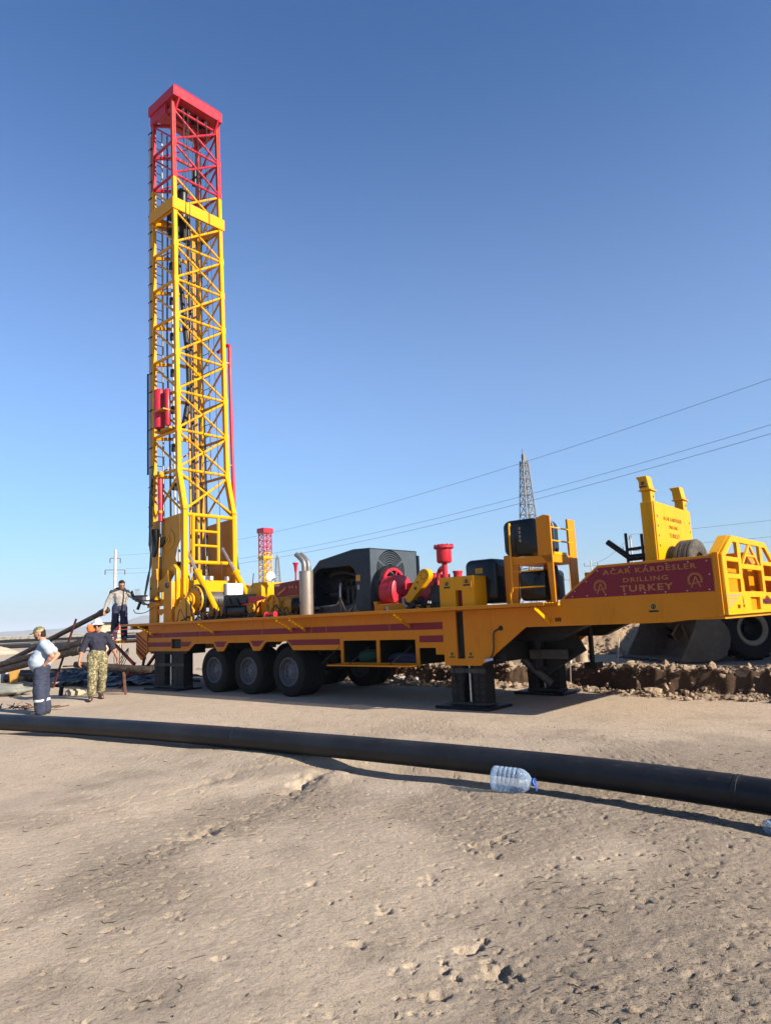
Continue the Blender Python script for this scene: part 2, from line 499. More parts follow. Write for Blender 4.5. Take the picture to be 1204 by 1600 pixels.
def soil_mat(name, light, dark, brown, bumpk=1.0, damp=None):
    m, nt, p = new_mat(name)
    tc = nt.nodes.new('ShaderNodeTexCoord'); V = tc.outputs['Object']
    n1 = tex_noise(nt, 0.55, 6, 0.62, vec=V)
    n2 = tex_noise(nt, 4.5, 8, 0.68, vec=V)
    n3 = tex_noise(nt, 38, 5, 0.7, vec=V)
    n4 = tex_noise(nt, 0.16, 4, 0.55, vec=V)
    c1 = ramp(nt, n1.outputs['Fac'], [(0.36, dark), (0.50, [(a + b) / 2 for a, b in zip(light, dark)]), (0.60, light)])
    c2 = ramp(nt, n2.outputs['Fac'], [(0.30, [c * .62 for c in brown]), (0.47, light), (0.7, [min(1, c * 1.12) for c in light])])
    c = mixc(nt, 0.5, c1.outputs[0], c2.outputs[0])
    f4 = ramp(nt, n4.outputs['Fac'], [(0.40, (0, 0, 0)), (0.62, (.45, .45, .45))])
    c = mixc(nt, f4.outputs[0], c, brown)
    f3 = ramp(nt, n3.outputs['Fac'], [(0.33, (.65, .65, .65)), (0.45, (0, 0, 0))])
    c = mixc(nt, f3.outputs[0], c, [c_ * .42 for c_ in brown])
    f3b = ramp(nt, n3.outputs['Fac'], [(0.60, (0, 0, 0)), (0.74, (.4, .4, .4))])
    c = mixc(nt, f3b.outputs[0], c, [min(1, c_ * 1.25) for c_ in light])
    if damp:
        at = nt.nodes.new('ShaderNodeAttribute'); at.attribute_name = 'disturbed'
        n6 = tex_noise(nt, 9, 6, .75, vec=V)
        ad = nt.nodes.new('ShaderNodeMath'); ad.operation = 'MULTIPLY_ADD'; nt.links.new(n6.outputs['Fac'], ad.inputs[0]); ad.inputs[1].default_value = .9; nt.links.new(at.outputs['Fac'], ad.inputs[2])
        fd = ramp(nt, ad.outputs[0], [(.50, (0, 0, 0)), (1.0, (.75, .75, .75))])
        c = mixc(nt, fd.outputs[0], c, damp)
        n7 = tex_noise(nt, 55, 4, .75, vec=V, stretch=(1, 1.7, 1))
        ad2 = nt.nodes.new('ShaderNodeMath'); ad2.operation = 'MULTIPLY_ADD'; nt.links.new(at.outputs['Fac'], ad2.inputs[0]); ad2.inputs[1].default_value = -.085; nt.links.new(n7.outputs['Fac'], ad2.inputs[2])
        fk = ramp(nt, ad2.outputs[0], [(.325, (.85, .85, .85)), (.37, (0, 0, 0))])
        c = mixc(nt, fk.outputs[0], c, (.075, .058, .042))
    nt.links.new(c, p.inputs['Base Color'])
    p.inputs['Roughness'].default_value = 0.95
    p.inputs['Specular IOR Level'].default_value = 0.12
    b1 = nt.nodes.new('ShaderNodeBump'); b1.inputs['Strength'].default_value = 0.45 * bumpk; b1.inputs['Distance'].default_value = 0.022
    nt.links.new(n2.outputs['Fac'], b1.inputs['Height'])
    b2 = nt.nodes.new('ShaderNodeBump'); b2.inputs['Strength'].default_value = 0.85 * bumpk; b2.inputs['Distance'].default_value = 0.008
    nt.links.new(n3.outputs['Fac'], b2.inputs['Height']); nt.links.new(b1.outputs[0], b2.inputs['Normal'])
    n8 = tex_noise(nt, 13, 8, 0.74, vec=V)
    b4 = nt.nodes.new('ShaderNodeBump'); b4.inputs['Strength'].default_value = 0.8 * bumpk; b4.inputs['Distance'].default_value = 0.03
    nt.links.new(n8.outputs['Fac'], b4.inputs['Height']); nt.links.new(b2.outputs[0], b4.inputs['Normal']); b2 = b4
    n5 = tex_noise(nt, 150, 3, 0.6, vec=V)
    b3 = nt.nodes.new('ShaderNodeBump'); b3.inputs['Strength'].default_value = 0.7 * bumpk; b3.inputs['Distance'].default_value = 0.006
    nt.links.new(n5.outputs['Fac'], b3.inputs['Height']); nt.links.new(b2.outputs[0], b3.inputs['Normal'])
    nt.links.new(b3.outputs[0], p.inputs['Normal'])
    return m

SOIL = soil_mat('dry_soil', (0.450, 0.360, 0.266), (0.380, 0.306, 0.226), (0.410, 0.326, 0.236), damp=(.255, .205, .152))
SOILD = soil_mat('dug_soil', (0.33, 0.25, 0.17), (0.13, 0.09, 0.06), (0.15, 0.10, 0.065))
CLOD = soil_mat('clod_soil', (0.33, 0.25, 0.175), (0.16, 0.115, 0.08), (0.15, 0.10, 0.065), 0.7)

def axis_pts(core0, core1, step, far0, far1, growth, mid=None):
    a = list(np.arange(core0, core1 + step / 2, step))
    s = step
    while a[-1] < far1:
        s *= growth
        if mid and s > mid[0] and a[-1] < mid[1]: s = mid[0]
        a.append(a[-1] + s)
    s = step; b = [core0]
    while b[-1] > far0:
        s *= growth
        if mid and s > mid[0] and b[-1] > -mid[1]: s = mid[0]
        b.append(b[-1] - s)
    return np.array(b[:0:-1] + a)
xs = axis_pts(-3.2, 2.9, 0.0125, -9000, 9000, 1.10, (0.05, 9))
ys = axis_pts(2.2, 6.4, 0.0125, -400, 9000, 1.05, (0.06, 22))
ground = kind(grid_mesh('ground', xs, ys, ground_h, SOIL), 'structure')
Xg, Yg = np.meshgrid(xs, ys)
att = ground.data.attributes.new('disturbed', 'FLOAT', 'POINT')
att.data.foreach_set('value', (crust_mask(Xg, Yg) * sstep(14, 9, np.hypot(Xg, Yg))).ravel().astype(np.float32))

# far hills, real size, a few km off
def hill_h(X, Y):
    az = np.degrees(np.arctan2(X, Y))
    R_ = np.hypot(X, Y)
    prof = np.interp(az, [-60, -40, -31, -27, -24, -21.5, -19.5, -17, -14, -8, 0, 15, 40, 60], [22, 18, 16, 22, 26, 30, 62, 74, 58, 34, 26, 22, 22, 18])
    prof = prof * (1 + .25 * fbm(az / 3.0, R_ / 900, 4, 3)) + 5 * fbm(az / .7, R_ / 300, 3, 4)
    ridge = sstep(2500, 3100, R_) * sstep(4400, 3300, R_)
    return prof * ridge - 2.0
azs = np.radians(np.linspace(-62, 62, 500)); rs = np.linspace(2500, 4300, 30)
A, Rr = np.meshgrid(azs, rs); X = Rr * np.sin(A); Y = Rr * np.cos(A)
i = np.arange(A.size).reshape(A.shape)
q = np.stack([i[:-1, :-1].ravel(), i[:-1, 1:].ravel(), i[1:, 1:].ravel(), i[1:, :-1].ravel()], 1)
HILL = paint('far_hills', (0.22, 0.20, 0.16), 0.95, var=.2, dust=.2, scale=.01, bump=0)
kind(raw_mesh('hills', np.stack([X.ravel(), Y.ravel(), hill_h(X, Y).ravel()], 1), q, HILL), 'structure')

# dry scrub belt on the plain
scrub_m = paint('dry_scrub', (0.16, 0.145, 0.075), 0.95, var=.35, dust=.2, scale=.4, bump=0)
mb = MB(); rs_ = random.Random(4)
for k in range(1800):
    d = rs_.uniform(110, 700); a = math.radians(rs_.uniform(-36, 10))
    x, y = d * math.sin(a), d * math.cos(a)
    if fbm(np.array([x / 60.]), np.array([y / 25.]), 2, 8)[0] < -.02: continue
    s = rs_.uniform(.3, 1.0) * (1 + d / 500)
    z = gh(x, y)
    vs = [(x - s, y, z - .05), (x + s, y, z - .05), (x + s * .6, y + s, z - .05), (x - s * .6, y + s, z - .05), (x + rs_.uniform(-.3, .3) * s, y + s * .4, z + s * .32)]
    mb.add(vs, [(0, 1, 4), (1, 2, 4), (2, 3, 4), (3, 0, 4)])
kind(mb.build('dry_scrub', scrub_m, recalc=False), 'stuff')

# raised, freshly cut bank behind the rig (loader stands on it)
BT = None
def bank_profile(t, s):
    n = .16 * fbm(s / .9, t / .6, 3, 61) + .07 * fbm(s / .2, t / .2, 2, 62)
    tt = t + n
    top = 0.40 + .05 * fbm(s / 3., t / 3., 2, 63)
    h = top * sstep(-.10, .16, tt)
    h = h + .10 * np.exp(-((tt + .42) / .18) ** 2) * (0.6 + 1.4 * fbm(s / .5, t / .3, 2, 64))       # slumped clods at the foot
    h = h + .07 * np.exp(-((tt - .28) / .12) ** 2) * (0.5 + 1.5 * fbm(s / .45, t / .3, 2, 66))       # crumbled lip
    h = h + sstep(-.7, -.3, tt) * sstep(2.0, .3, tt) * .085 * fbm(s / .12, t / .12, 4, 65, .62)
    fade = sstep(22, 14, t)
    return h * fade - .06 * sstep(-.55, -.95, t) - .25 * sstep(18, 23, t)
pts = smooth_path([(p[0], p[1], 0) for p in BANK], 8)
P2 = np.array([(p.x, p.y) for p in pts]); seg = np.hypot(*np.diff(P2, axis=0).T); cum = np.concatenate([[0], np.cumsum(seg)])
sv = np.concatenate([np.arange(0, 9, .16), np.arange(9, 24, .035), np.arange(24, cum[-1], .15)])
tv = np.concatenate([np.arange(-1.0, 1.1, .03), np.geomspace(1.12, 23, 70)])
cx_ = np.interp(sv, cum, P2[:, 0]); cy_ = np.interp(sv, cum, P2[:, 1])
tx = np.gradient(cx_, sv); ty = np.gradient(cy_, sv)
ker = np.ones(25) / 25
tx = np.convolve(np.pad(tx, 12, mode='edge'), ker, 'valid'); ty = np.convolve(np.pad(ty, 12, mode='edge'), ker, 'valid')
L_ = np.hypot(tx, ty); nxv, nyv = -ty / L_, tx / L_
S, T = np.meshgrid(sv, tv)
# far from the edge all normals blend to one direction so that the sheet does not fold
nd = np.array([.60, .80])
bl = sstep(1.0, 5, T)
NX = nxv[None, :] * (1 - bl) + nd[0] * bl; NY = nyv[None, :] * (1 - bl) + nd[1] * bl
X = cx_[None, :] + NX * T; Y = cy_[None, :] + NY * T
Zb = bank_profile(T, S) + np.minimum(0, ground_h(X, Y)) * 0 + .0
i = np.arange(S.size).reshape(S.shape)
q = np.stack([i[:-1, :-1].ravel(), i[:-1, 1:].ravel(), i[1:, 1:].ravel(), i[1:, :-1].ravel()], 1)
SOILB = soil_mat('bank_soil', (0.33, 0.255, 0.178), (0.20, 0.155, 0.11), (0.20, 0.15, 0.10))
MOUND = soil_mat('mound_soil', (0.36, 0.265, 0.17), (0.22, 0.16, 0.10), (0.24, 0.165, 0.10))
SOILF = soil_mat('dark_face_soil', (0.105, 0.068, 0.045), (0.045, 0.028, 0.019), (0.06, 0.038, 0.025))  # darker soil tone for the cut face of the bank
bank = kind(raw_mesh('soil_bank', np.stack([X.ravel(), Y.ravel(), Zb.ravel()], 1), q, [SOILB, SOILF]), 'structure')
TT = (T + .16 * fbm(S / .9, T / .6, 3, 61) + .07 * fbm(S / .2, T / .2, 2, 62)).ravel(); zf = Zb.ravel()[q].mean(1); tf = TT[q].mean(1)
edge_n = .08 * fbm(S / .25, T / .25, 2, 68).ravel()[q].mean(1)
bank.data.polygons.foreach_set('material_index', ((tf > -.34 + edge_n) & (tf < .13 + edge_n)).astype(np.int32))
BANKTOP = 0.40

# spoil heap between rig and loader
def heap(name, cx, cy, rx, ry, hh, base, mat, n=150, seed=1, ang=0.0, rough=1.0):
    xs = np.linspace(-1.25, 1.25, n); X, Y = np.meshgrid(xs, xs)
    R_ = np.hypot(X, Y) * (1 + .22 * fbm(X * 1.6, Y * 1.6, 3, seed))
    Zz = hh * np.clip(1 - R_, -.06, 1) ** 1 * (1 + .0 * X)
    Zz = np.where(R_ < .3, hh * (.7 + .0 * R_) + (Zz - hh * .7) * .55, Zz)
    sc_ = rough
    Zz = Zz + (sc_ * (.09 * fbm(X * rx / .45, Y * ry / .45, 4, seed + 5) + .05 * np.maximum(0, fbm(X * rx / .16, Y * ry / .16, 2, seed + 7))) * sstep(1.2, .95, R_))
    ca, sa = math.cos(ang), math.sin(ang)
    XX = cx + (X * rx) * ca - (Y * ry) * sa; YY = cy + (X * rx) * sa + (Y * ry) * ca
    i = np.arange(X.size).reshape(X.shape)
    q = np.stack([i[:-1, :-1].ravel(), i[:-1, 1:].ravel(), i[1:, 1:].ravel(), i[1:, :-1].ravel()], 1)
    keep = (R_.ravel()[q] < 1.12).all(1)
    return raw_mesh(name, np.stack([XX.ravel(), YY.ravel(), base + Zz.ravel()], 1), q[keep], mat)
kind(heap('earth_mound', 7.0, 20.9, 2.9, 2.1, 1.75, BANKTOP, MOUND, 200, 3, .2, 1.7), 'structure')
kind(heap('sand_heap', -34.2, 61.0, 1.9, 2.2, .85, 0, SOIL, 50, 6, 0, 1), 'structure')

# clods, pebbles, twigs
def rock_proto(rnd, sub=1):
    bm = bmesh.new(); bmesh.ops.create_icosphere(bm, subdivisions=sub, radius=1)
    sx, sy, sz = rnd.uniform(.75, 1.3), rnd.uniform(.75, 1.3), rnd.uniform(.55, .9)
    off = rnd.uniform(0, 99)
    vs = np.array([v.co[:] for v in bm.verts]); fs = np.array([[v.index for v in f.verts] for f in bm.faces]); bm.free()
    k = 1 + .95 * vnoise3(vs[:, 0] * 1.2 + off, vs[:, 1] * 1.2, vs[:, 2] * 1.2, 5) + .75 * vnoise3(vs[:, 0] * 3 + off, vs[:, 1] * 3, vs[:, 2] * 3, 6)
    return vs * k[:, None] * np.array([sx, sy, sz]), fs
rnd = random.Random(3)
PROT = [rock_proto(rnd, 2) for _ in range(8)]; PROT1 = [rock_proto(rnd, 1) for _ in range(8)]
def scatter(name, items, prot, mat, sink=.25):
    cos, fcs, o = [], [], 0
    for x, y, z, s in items:
        v, f = rnd.choice(prot); a = rnd.uniform(0, 6.28)
        ca, sa = math.cos(a), math.sin(a); st = rnd.uniform(.75, 1.35)
        vv = np.stack([(v[:, 0] * ca - v[:, 1] * sa) * s * st + x, (v[:, 0] * sa + v[:, 1] * ca) * s + y, v[:, 2] * s + z + s * (.55 - sink)], 1)
        cos.append(vv); fcs.append(f + o); o += len(v)
    ob = raw_mesh(name, np.concatenate(cos), np.concatenate(fcs), mat, smooth=False)
    return kind(ob, 'stuff')
rg_ = np.random.RandomState(12); nc_ = 3600
cs_ = rg_.uniform(7.5, 24.5, nc_); ct_ = np.where(rg_.rand(nc_) < .42, rg_.normal(.24, .13, nc_), rg_.normal(-.40, .20, nc_))
cj_ = np.minimum(np.searchsorted(sv, cs_), len(sv) - 1); cz_ = np.maximum(0, bank_profile(ct_, cs_)); cq_ = np.minimum(.09, rg_.lognormal(-3.95, .6, nc_))
items = list(zip((cx_[cj_] + nxv[cj_] * ct_).tolist(), (cy_[cj_] + nyv[cj_] * ct_).tolist(), cz_.tolist(), cq_.tolist()))
scatter('soil_clods', items, PROT, CLOD)
items = []
for k in range(2200):
    a = rnd.uniform(0, 6.28); r_ = rnd.uniform(.5, 1.25)
    x = 7.0 + math.cos(a) * 2.9 * r_; y = 20.9 + math.sin(a) * 2.1 * r_
    if y > 22: continue
    items.append((x, y, BANKTOP + max(0, 1.7 * (1 - r_)) * .95, min(.09, rnd.lognormvariate(-3.9, .5))))
scatter('mound_clods', items, PROT1, CLOD, .4)
rg_ = np.random.RandomState(9)
py_ = 2.6 + 9 * rg_.rand(2400) ** 2; px_ = rg_.uniform(-1, 1, 2400) * (py_ * .6 + .4)
ok_ = rg_.rand(2400) < .25 + .6 * crust_mask(px_, py_); px_, py_ = px_[ok_], py_[ok_]
pz_ = ground_h(px_, py_); ps_ = np.minimum(.014, rg_.lognormal(-5.75, .5, len(px_)))
items = list(zip(px_.tolist(), py_.tolist(), pz_.tolist(), ps_.tolist()))
scatter('pebbles', items, PROT1, CLOD, .3)
TWIG = paint('dry_twigs', (0.060, 0.043, 0.030), 0.9, var=.4, dust=.25, bump=0)
rg_ = np.random.RandomState(5)
ty_ = 2.7 + 6.5 * rg_.rand(5200) ** 1.5; tx_ = rg_.uniform(-1, 1, 5200) * (ty_ * .6 + .3)
pr_ = .03 + .75 * crust_mask(tx_, ty_) ** 1.3 * sstep(-.25, .25, fbm(tx_ / .7, ty_ / .6, 3, 19))
ok_ = rg_.rand(5200) < pr_; tx_, ty_ = tx_[ok_], ty_[ok_]; nt_ = len(tx_)
L_t = .012 + .07 * rg_.rand(nt_) ** 1.8; an_ = rg_.normal(.35, .8, nt_); kx_ = rg_.normal(0, .13, nt_) * L_t
px_ = np.stack([tx_ + np.cos(an_) * L_t * f_ - np.sin(an_) * kx_ * l_ for f_, l_ in ((-.5, 0), (.1, 1), (.5, .3))], 1)
py_ = np.stack([ty_ + np.sin(an_) * L_t * f_ + np.cos(an_) * kx_ * l_ for f_, l_ in ((-.5, 0), (.1, 1), (.5, .3))], 1)
pz_ = ground_h(px_, py_) + rg_.uniform(.001, .008, px_.shape); th_ = rg_.uniform(.5, 1.3, nt_)
mb = MB()
for k in range(nt_):
    mb.tube([(px_[k, i], py_[k, i], pz_[k, i]) for i in range(3)], [.0012 * th_[k], .003 * th_[k], .001 * th_[k]], 4)
kind(mb.build('dry_twigs', TWIG, recalc=False), 'stuff')

# ================================================================== DRILLING RIG
rig = tag(empty('drilling_rig', RO, RROT), 'yellow and red truck mounted drilling rig with raised lattice mast on a long trailer', 'drilling rig')
def uwf(v): return lambda a, b: (a, v, b)
def vwf(u): return lambda a, b: (u, a, b)
def uvf(w_): return lambda a, b: (a, b, w_)

# ---- deck and walkways
VL = -0.48
MB().box((-6.5, 0.0, 1.69), (6.66, 3.04, 1.745)).build('deck_plate', YELD, rig, .006)
def walkway(v0, v1, out):
    mb = MB(); n = 5
    for k in range(n + 1):
        v = v0 + (v1 - v0) * k / n
        mb.box((-6.2, v - .026, 1.735), (6.69, v + .026, 1.747))
    u = -6.2
    while u < 6.69:
        mb.box((u - .022, v0, 1.736), (u + .022, v1, 1.745)); u += .085
    mb.build('walkway', YELD, rig)
    vo = v0 if out < 0 else v1
    MB().box((-6.25, vo - .012 if out < 0 else vo, 1.695), (6.69, vo if out < 0 else vo + .012, 1.752)).build('walkway_edge', ORG, rig, .003)
walkway(VL, -.004, -1)
walkway(3.044, 3.5, 1)
for u in (-5.39, -2.60, .29, .71, 3.61, 6.51):
    MB().bar((u, VL + .01, 1.675), (u, -.002, 1.43), .055, .018, (1, 0, 0)).build('walkway_strut', YEL, rig)
for u in (-5.39, -2.60, .29, 3.61, 6.4):
    MB().bar((u, 3.49, 1.675), (u, 3.044, 1.43), .055, .018, (1, 0, 0)).build('walkway_strut', YEL, rig)

# ---- side skirt with wheel arches and tool locker opening
sk = [(-5.66, 1.69), (4.38, 1.69), (4.38, .92), (4.19, .92), (4.19, 1.04), (3.80, 1.04), (3.80, .72), (1.76, .72), (1.76, 1.01),
      (.30, 1.01), (.11, 1.20), (-.63, 1.20), (-.85, 1.0), (-1.09, 1.0), (-1.23, 1.19), (-2.05, 1.19), (-2.24, .99), (-2.48, .99),
      (-2.65, 1.18), (-3.46, 1.18), (-3.73, 1.0), (-5.66, 1.0)]
h1 = [(1.83, .76), (2.74, .76), (2.74, 1.195), (1.83, 1.195)]
h2 = [(2.82, .76), (3.72, .76), (3.72, 1.195), (2.82, 1.195)]
h3 = [(-4.52, 1.07), (-4.06, 1.07), (-4.06, 1.31), (-4.52, 1.31)]
skirt = MB().plate([sk, h1, h2, h3], uwf(0.0), (0, .03, 0)).build('side_skirt', ORG, rig, .004)
def stripe(poly):
    MB().plate([poly], uwf(-.003), (0, .006, 0)).build('red_stripe', SIGN, skirt)
stripe([(-5.655, 1.355), (4.37, 1.37), (4.37, 1.50), (-5.655, 1.475)])
stripe([(-5.655, 1.115), (-4.53, 1.115), (-4.53, 1.235), (-5.655, 1.235)])
stripe([(-4.05, 1.115), (-3.72, 1.115), (-3.55, 1.235), (-4.05, 1.235)])
stripe([(-2.50, 1.095), (-2.22, 1.095), (-2.09, 1.225), (-2.62, 1.225)])
stripe([(-1.07, 1.10), (-.87, 1.10), (-.68, 1.23), (-1.20, 1.23)])
stripe([(.24, 1.115), (1.74, 1.115), (1.74, 1.235), (.11, 1.235)])
stripe([(3.82, 1.14), (4.37, 1.14), (4.37, 1.265), (3.82, 1.26)])
fs = [(-5.66, 1.69), (4.38, 1.69), (4.38, .92), (1.76, .92), (1.76, 1.01)] + sk[9:]
MB().plate([fs], uwf(3.01), (0, .03, 0)).build('side_skirt', ORG, rig)
for u in (-4.9, -3.2, -.75, .9, 1.35, 3.1):
    MB().box((u - .004, -.0045, 1.25), (u + .004, 0, 1.69)).build('weld_seam', YELD, skirt)
# tail panel with chevrons
tail = MB().plate([[(-6.25, 1.49), (-5.668, 1.60), (-5.668, .96), (-5.97, .76), (-6.24, .94)]], uwf(-.03), (0, .05, 0)).build('tail_panel', ORG, rig, .004)
for k in range(6):
    z = 1.47 - k * .105
    MB().plate([[(-6.235, z), (-5.69, z - .27), (-5.69, z - .215), (-6.235, z + .055)]] if k < 5 else [[(-6.10, .94), (-5.80, .80), (-5.76, .835), (-6.20, 1.03)]],
               uwf(-.034), (0, .004, 0)).build('chevron_stripe', SIGN, tail)
MB().box((-6.62, 0, 1.60), (-6.50, 3.04, 1.745)).build('rear_beam', YELD, rig, .008)
MB().box((-6.3, .15, .95), (-6.15, 2.9, 1.55)).build('rear_bumper', ORG, rig, .01)

# ---- chassis
for v in (.85, 2.0):
    mb = MB(); mb.box((-6.1, v, 1.22), (5.6, v + .18, 1.66)); mb.box((-6.1, v - .05, 1.19), (5.6, v + .23, 1.22))
    mb.build('chassis_beam', DARK, rig)
mb = MB()
for u in (-5.8, -3.6, -1.9, -.6, 1.2, 3.2, 4.6): mb.box((u, .03, 1.3), (u + .1, 3.0, 1.62))
mb.build('cross_members', DARK, rig)

# ---- wheels
TR = .535
tp = [(.315, -.135), (.34, -.150), (.40, -.158), (.47, -.155), (.515, -.135), (.53, -.112)]
# tread grooves
trd = []
for a_, b_ in ((-.112, -.075), (-.060, -.02), (-.006, .006), (.02, .06), (.075, .112)):
    trd += [(.522, a_), (.535, a_ + .004), (.535, b_ - .004), (.522, b_)]
prof = tp + trd + [(r, -z) for r, z in tp[::-1]] + [(.30, .10), (.30, -.10)]
tyre_p = MB().lathe(prof, (0, 0, 0), (0, 1, 0), 48, closed=True)
def rim_mesh(mb, s):
    # disc wheel, deep dish; s = +1: outer face towards -v
    pr = [(.318, .137), (.300, .150), (.285, .146), (.272, .10), (.262, .045), (.235, .022), (.16, .026), (.135, .030), (.13, .05), (.085, .06), (.07, .085), (.0, .09)]
    mb.lathe([(r, -z * s) for r, z in pr], (0, 0, 0), (0, 1, 0), 36)
    mb.lathe([(.318, .137 * s), (.290, .12 * s), (.275, -.05 * s), (.262, -.04 * s)], (0, 0, 0), (0, 1, 0), 36)
    for k in range(10):
        t = 2 * PI * k / 10
        p = Vector((math.cos(t) * .185, -.025 * s, math.sin(t) * .185))
        mb.cyl(p, p + Vector((0, -.045 * s, 0)), .016, n=6)
    for k in range(8):
        t = 2 * PI * (k + .5) / 8
        p = Vector((math.cos(t) * .238, -.021 * s, math.sin(t) * .238))
        mb.cyl(p, p + Vector((0, -.006 * s, 0)), .022, n=10, mi=1)
    return mb
first = None
for ax in (-2.71, -1.36, .06):
    MB().cyl((ax, .3, .55), (ax, 2.74, .55), .075, n=14).build('axle', DARK, rig)
    mb = MB(); mb.box((ax - .5, .88, .70), (ax + .5, .98, .76)); mb.box((ax - .5, 2.06, .70), (ax + .5, 2.16, .76))
    for e in (-.5, .5):
        mb.box((ax + e - .05, .86, .70), (ax + e + .05, 1.0, 1.2)); mb.box((ax + e - .05, 2.04, .70), (ax + e + .05, 2.18, 1.2))
    mb.build('suspension', DARK, rig)
    for v, s in ((.205, 1), (.545, -1), (2.495, 1), (2.835, -1)):
        if first is None:
            first = tyre_p.build('wheel', RUBBER, rig, angle=30)
            rim_mesh(MB(), 1).build('rim', [RIM, DARK], first)
            wproto = first; first.location = (ax, v, TR)
        else:
            o = dup(wproto, (ax, v, TR), (0, 0, 0 if s > 0 else PI))
            o.rotation_euler = (0, 0, 0 if s > 0 else PI)

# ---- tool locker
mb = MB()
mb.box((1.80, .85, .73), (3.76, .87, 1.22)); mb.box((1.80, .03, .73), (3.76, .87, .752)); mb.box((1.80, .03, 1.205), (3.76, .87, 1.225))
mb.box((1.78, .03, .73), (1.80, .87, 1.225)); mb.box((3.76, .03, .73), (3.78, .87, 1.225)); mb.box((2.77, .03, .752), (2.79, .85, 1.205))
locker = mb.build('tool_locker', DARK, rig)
MB().box((1.70, -.36, .715), (3.86, -.003, .74)).build('locker_door', ORG, locker, .004)
for u, u2 in ((2.55, 2.30), (3.62, 3.35), (1.72, 1.52)):
    mb = MB(); mb.cyl((u, .02, 1.08), ((u + u2) / 2, -.14, .92), .007, n=8); mb.cyl(((u + u2) / 2, -.14, .92), (u2, -.31, .76), .012, n=8)
    mb.build('gas_strut', GREASE, locker)

# ---- side plates from jack box to gooseneck
gs = [(4.383, 1.69), (4.383, .73), (5.14, .73), (5.41, .90), (6.06, 1.365), (8.40, 1.375), (9.15, 1.45), (9.15, 2.285), (7.40, 2.275), (6.72, 1.765), (6.72, 1.69)]
groove = [(4.67, .85), (4.83, .85), (4.83, 1.685), (4.67, 1.685)]
gn = MB().plate([gs, groove], uwf(-.012), (0, .05, 0)).build('gooseneck_side', ORG, rig, .005)
gf = MB().plate([gs], uwf(3.002), (0, .05, 0)).build('gooseneck_side', ORG, rig, .005)
# front edge cap of near plate
MB().box((9.07, -.022, 1.46), (9.153, .06, 2.32)).build('corner_post', ORG, rig, .006)
mb = MB()
mb.box((4.64, .05, .80), (4.86, .06, 1.69))
mb.build('groove_back', REDD, rig)
sign = MB().plate([[(6.80, 1.79), (9.06, 1.785), (9.06, 2.245), (7.415, 2.235)]], uwf(-.024), (0, .012, 0)).build('sign_panel', SIGN, rig, .003)
RV = (1, 0, 0); UV = (0, 0, 1)
text_mesh('lettering', 'ACAR KARDESLER', .105, LETT, sign, (8.17, -.027, 2.150), RV, UV, .003, width=1.38, spacing=1.15, bold=.001)
text_mesh('lettering', 'DRILLING', .095, LETT, sign, (8.12, -.027, 2.015), RV, UV, .003, width=.66, spacing=1.15, bold=.001)
text_mesh('lettering', 'TURKEY', .135, LETT, sign, (8.12, -.027, 1.885), RV, UV, .003, width=.78, spacing=1.15, bold=.002)
def emblem(cx, cz, r, parent, fn, mat, thick):
    mb = MB()
    a0, a1 = math.radians(-28), math.radians(222)
    outer = circle(cx, cz, r, 28, a0, a1); inner = circle(cx, cz, r * .84, 28, a0, a1)
    mb.plate([outer + inner[::-1]], fn, thick)
    for k in range(15):
        t = a0 + (a1 - a0) * (k + .5) / 15
        c, s = math.cos(t), math.sin(t); wd = r * .065
        q = [(cx + c * r * .98 - s * wd, cz + s * r * .98 + c * wd), (cx + c * r * .98 + s * wd, cz + s * r * .98 - c * wd),
             (cx + c * r * 1.2 + s * wd * .7, cz + s * r * 1.2 - c * wd * .7), (cx + c * r * 1.2 - s * wd * .7, cz + s * r * 1.2 + c * wd * .7)]
        mb.plate([q], fn, thick)
    def ln(x0, y0, x1, y1, wd):
        d = Vector((x1 - x0, y1 - y0)).normalized(); n_ = Vector((-d.y, d.x)) * wd / 2
        mb.plate([[(x0 + n_.x, y0 + n_.y), (x0 - n_.x, y0 - n_.y), (x1 - n_.x, y1 - n_.y), (x1 + n_.x, y1 + n_.y)]], fn, thick)
    ln(cx - r * .62, cz - r * 1.15, cx + r * .10, cz + r * .52, r * .16)
    ln(cx + r * .10, cz + r * .52, cx + r * .72, cz - r * 1.15, r * .16)
    ln(cx - r * .25, cz - r * .55, cx + r * .68, cz - r * .35, r * .12)
    return mb.build('emblem', mat, parent)
emblem(7.42, 1.945, .092, sign, uwf(-.0275), LETT, (0, .004, 0))
emblem(8.82, 1.955, .092, sign, uwf(-.0275), LETT, (0, .004, 0))
mb = MB()
for u, z in [(6.95, 1.82), (7.2, 1.82), (7.5, 1.82), (7.8, 1.815), (8.1, 1.815), (8.4, 1.81), (8.7, 1.81), (9.0, 1.81), (9.02, 2.02), (9.0, 2.21), (8.75, 2.215), (8.45, 2.215), (8.15, 2.21), (7.9, 2.21), (7.65, 2.205), (7.4, 2.19), (7.2, 2.04), (7.0, 1.90)]:
    mb.cyl((u, -.024, z), (u, -.031, z), .010, n=8)
kind(mb.build('rivets', STEEL, sign), 'stuff')
def decal(u, w0, s, parent=rig, v=-.016, bar=True):
    d = MB().box((u - s / 2, v - .002, w0), (u + s / 2, v + .004, w0 + s)).build('warning_decal', YELD, parent)
    mb = MB(); mb.plate([circle(u, w0 + s * .60, s * .24, 18), circle(u, w0 + s * .60, s * .15, 18)], uwf(v - .0045), (0, .002, 0))
    mb.plate([[(u - s * .12, w0 + s * .45), (u + s * .02, w0 + s * .42), (u + s * .12, w0 + s * .72), (u + s * .02, w0 + s * .75)]], uwf(v - .0045), (0, .002, 0))
    if bar: mb.box((u - s * .46, v - .0045, w0 + s * .06), (u + s * .46, v - .0025, w0 + s * .24))
    mb.build('pictogram', BLK, d)
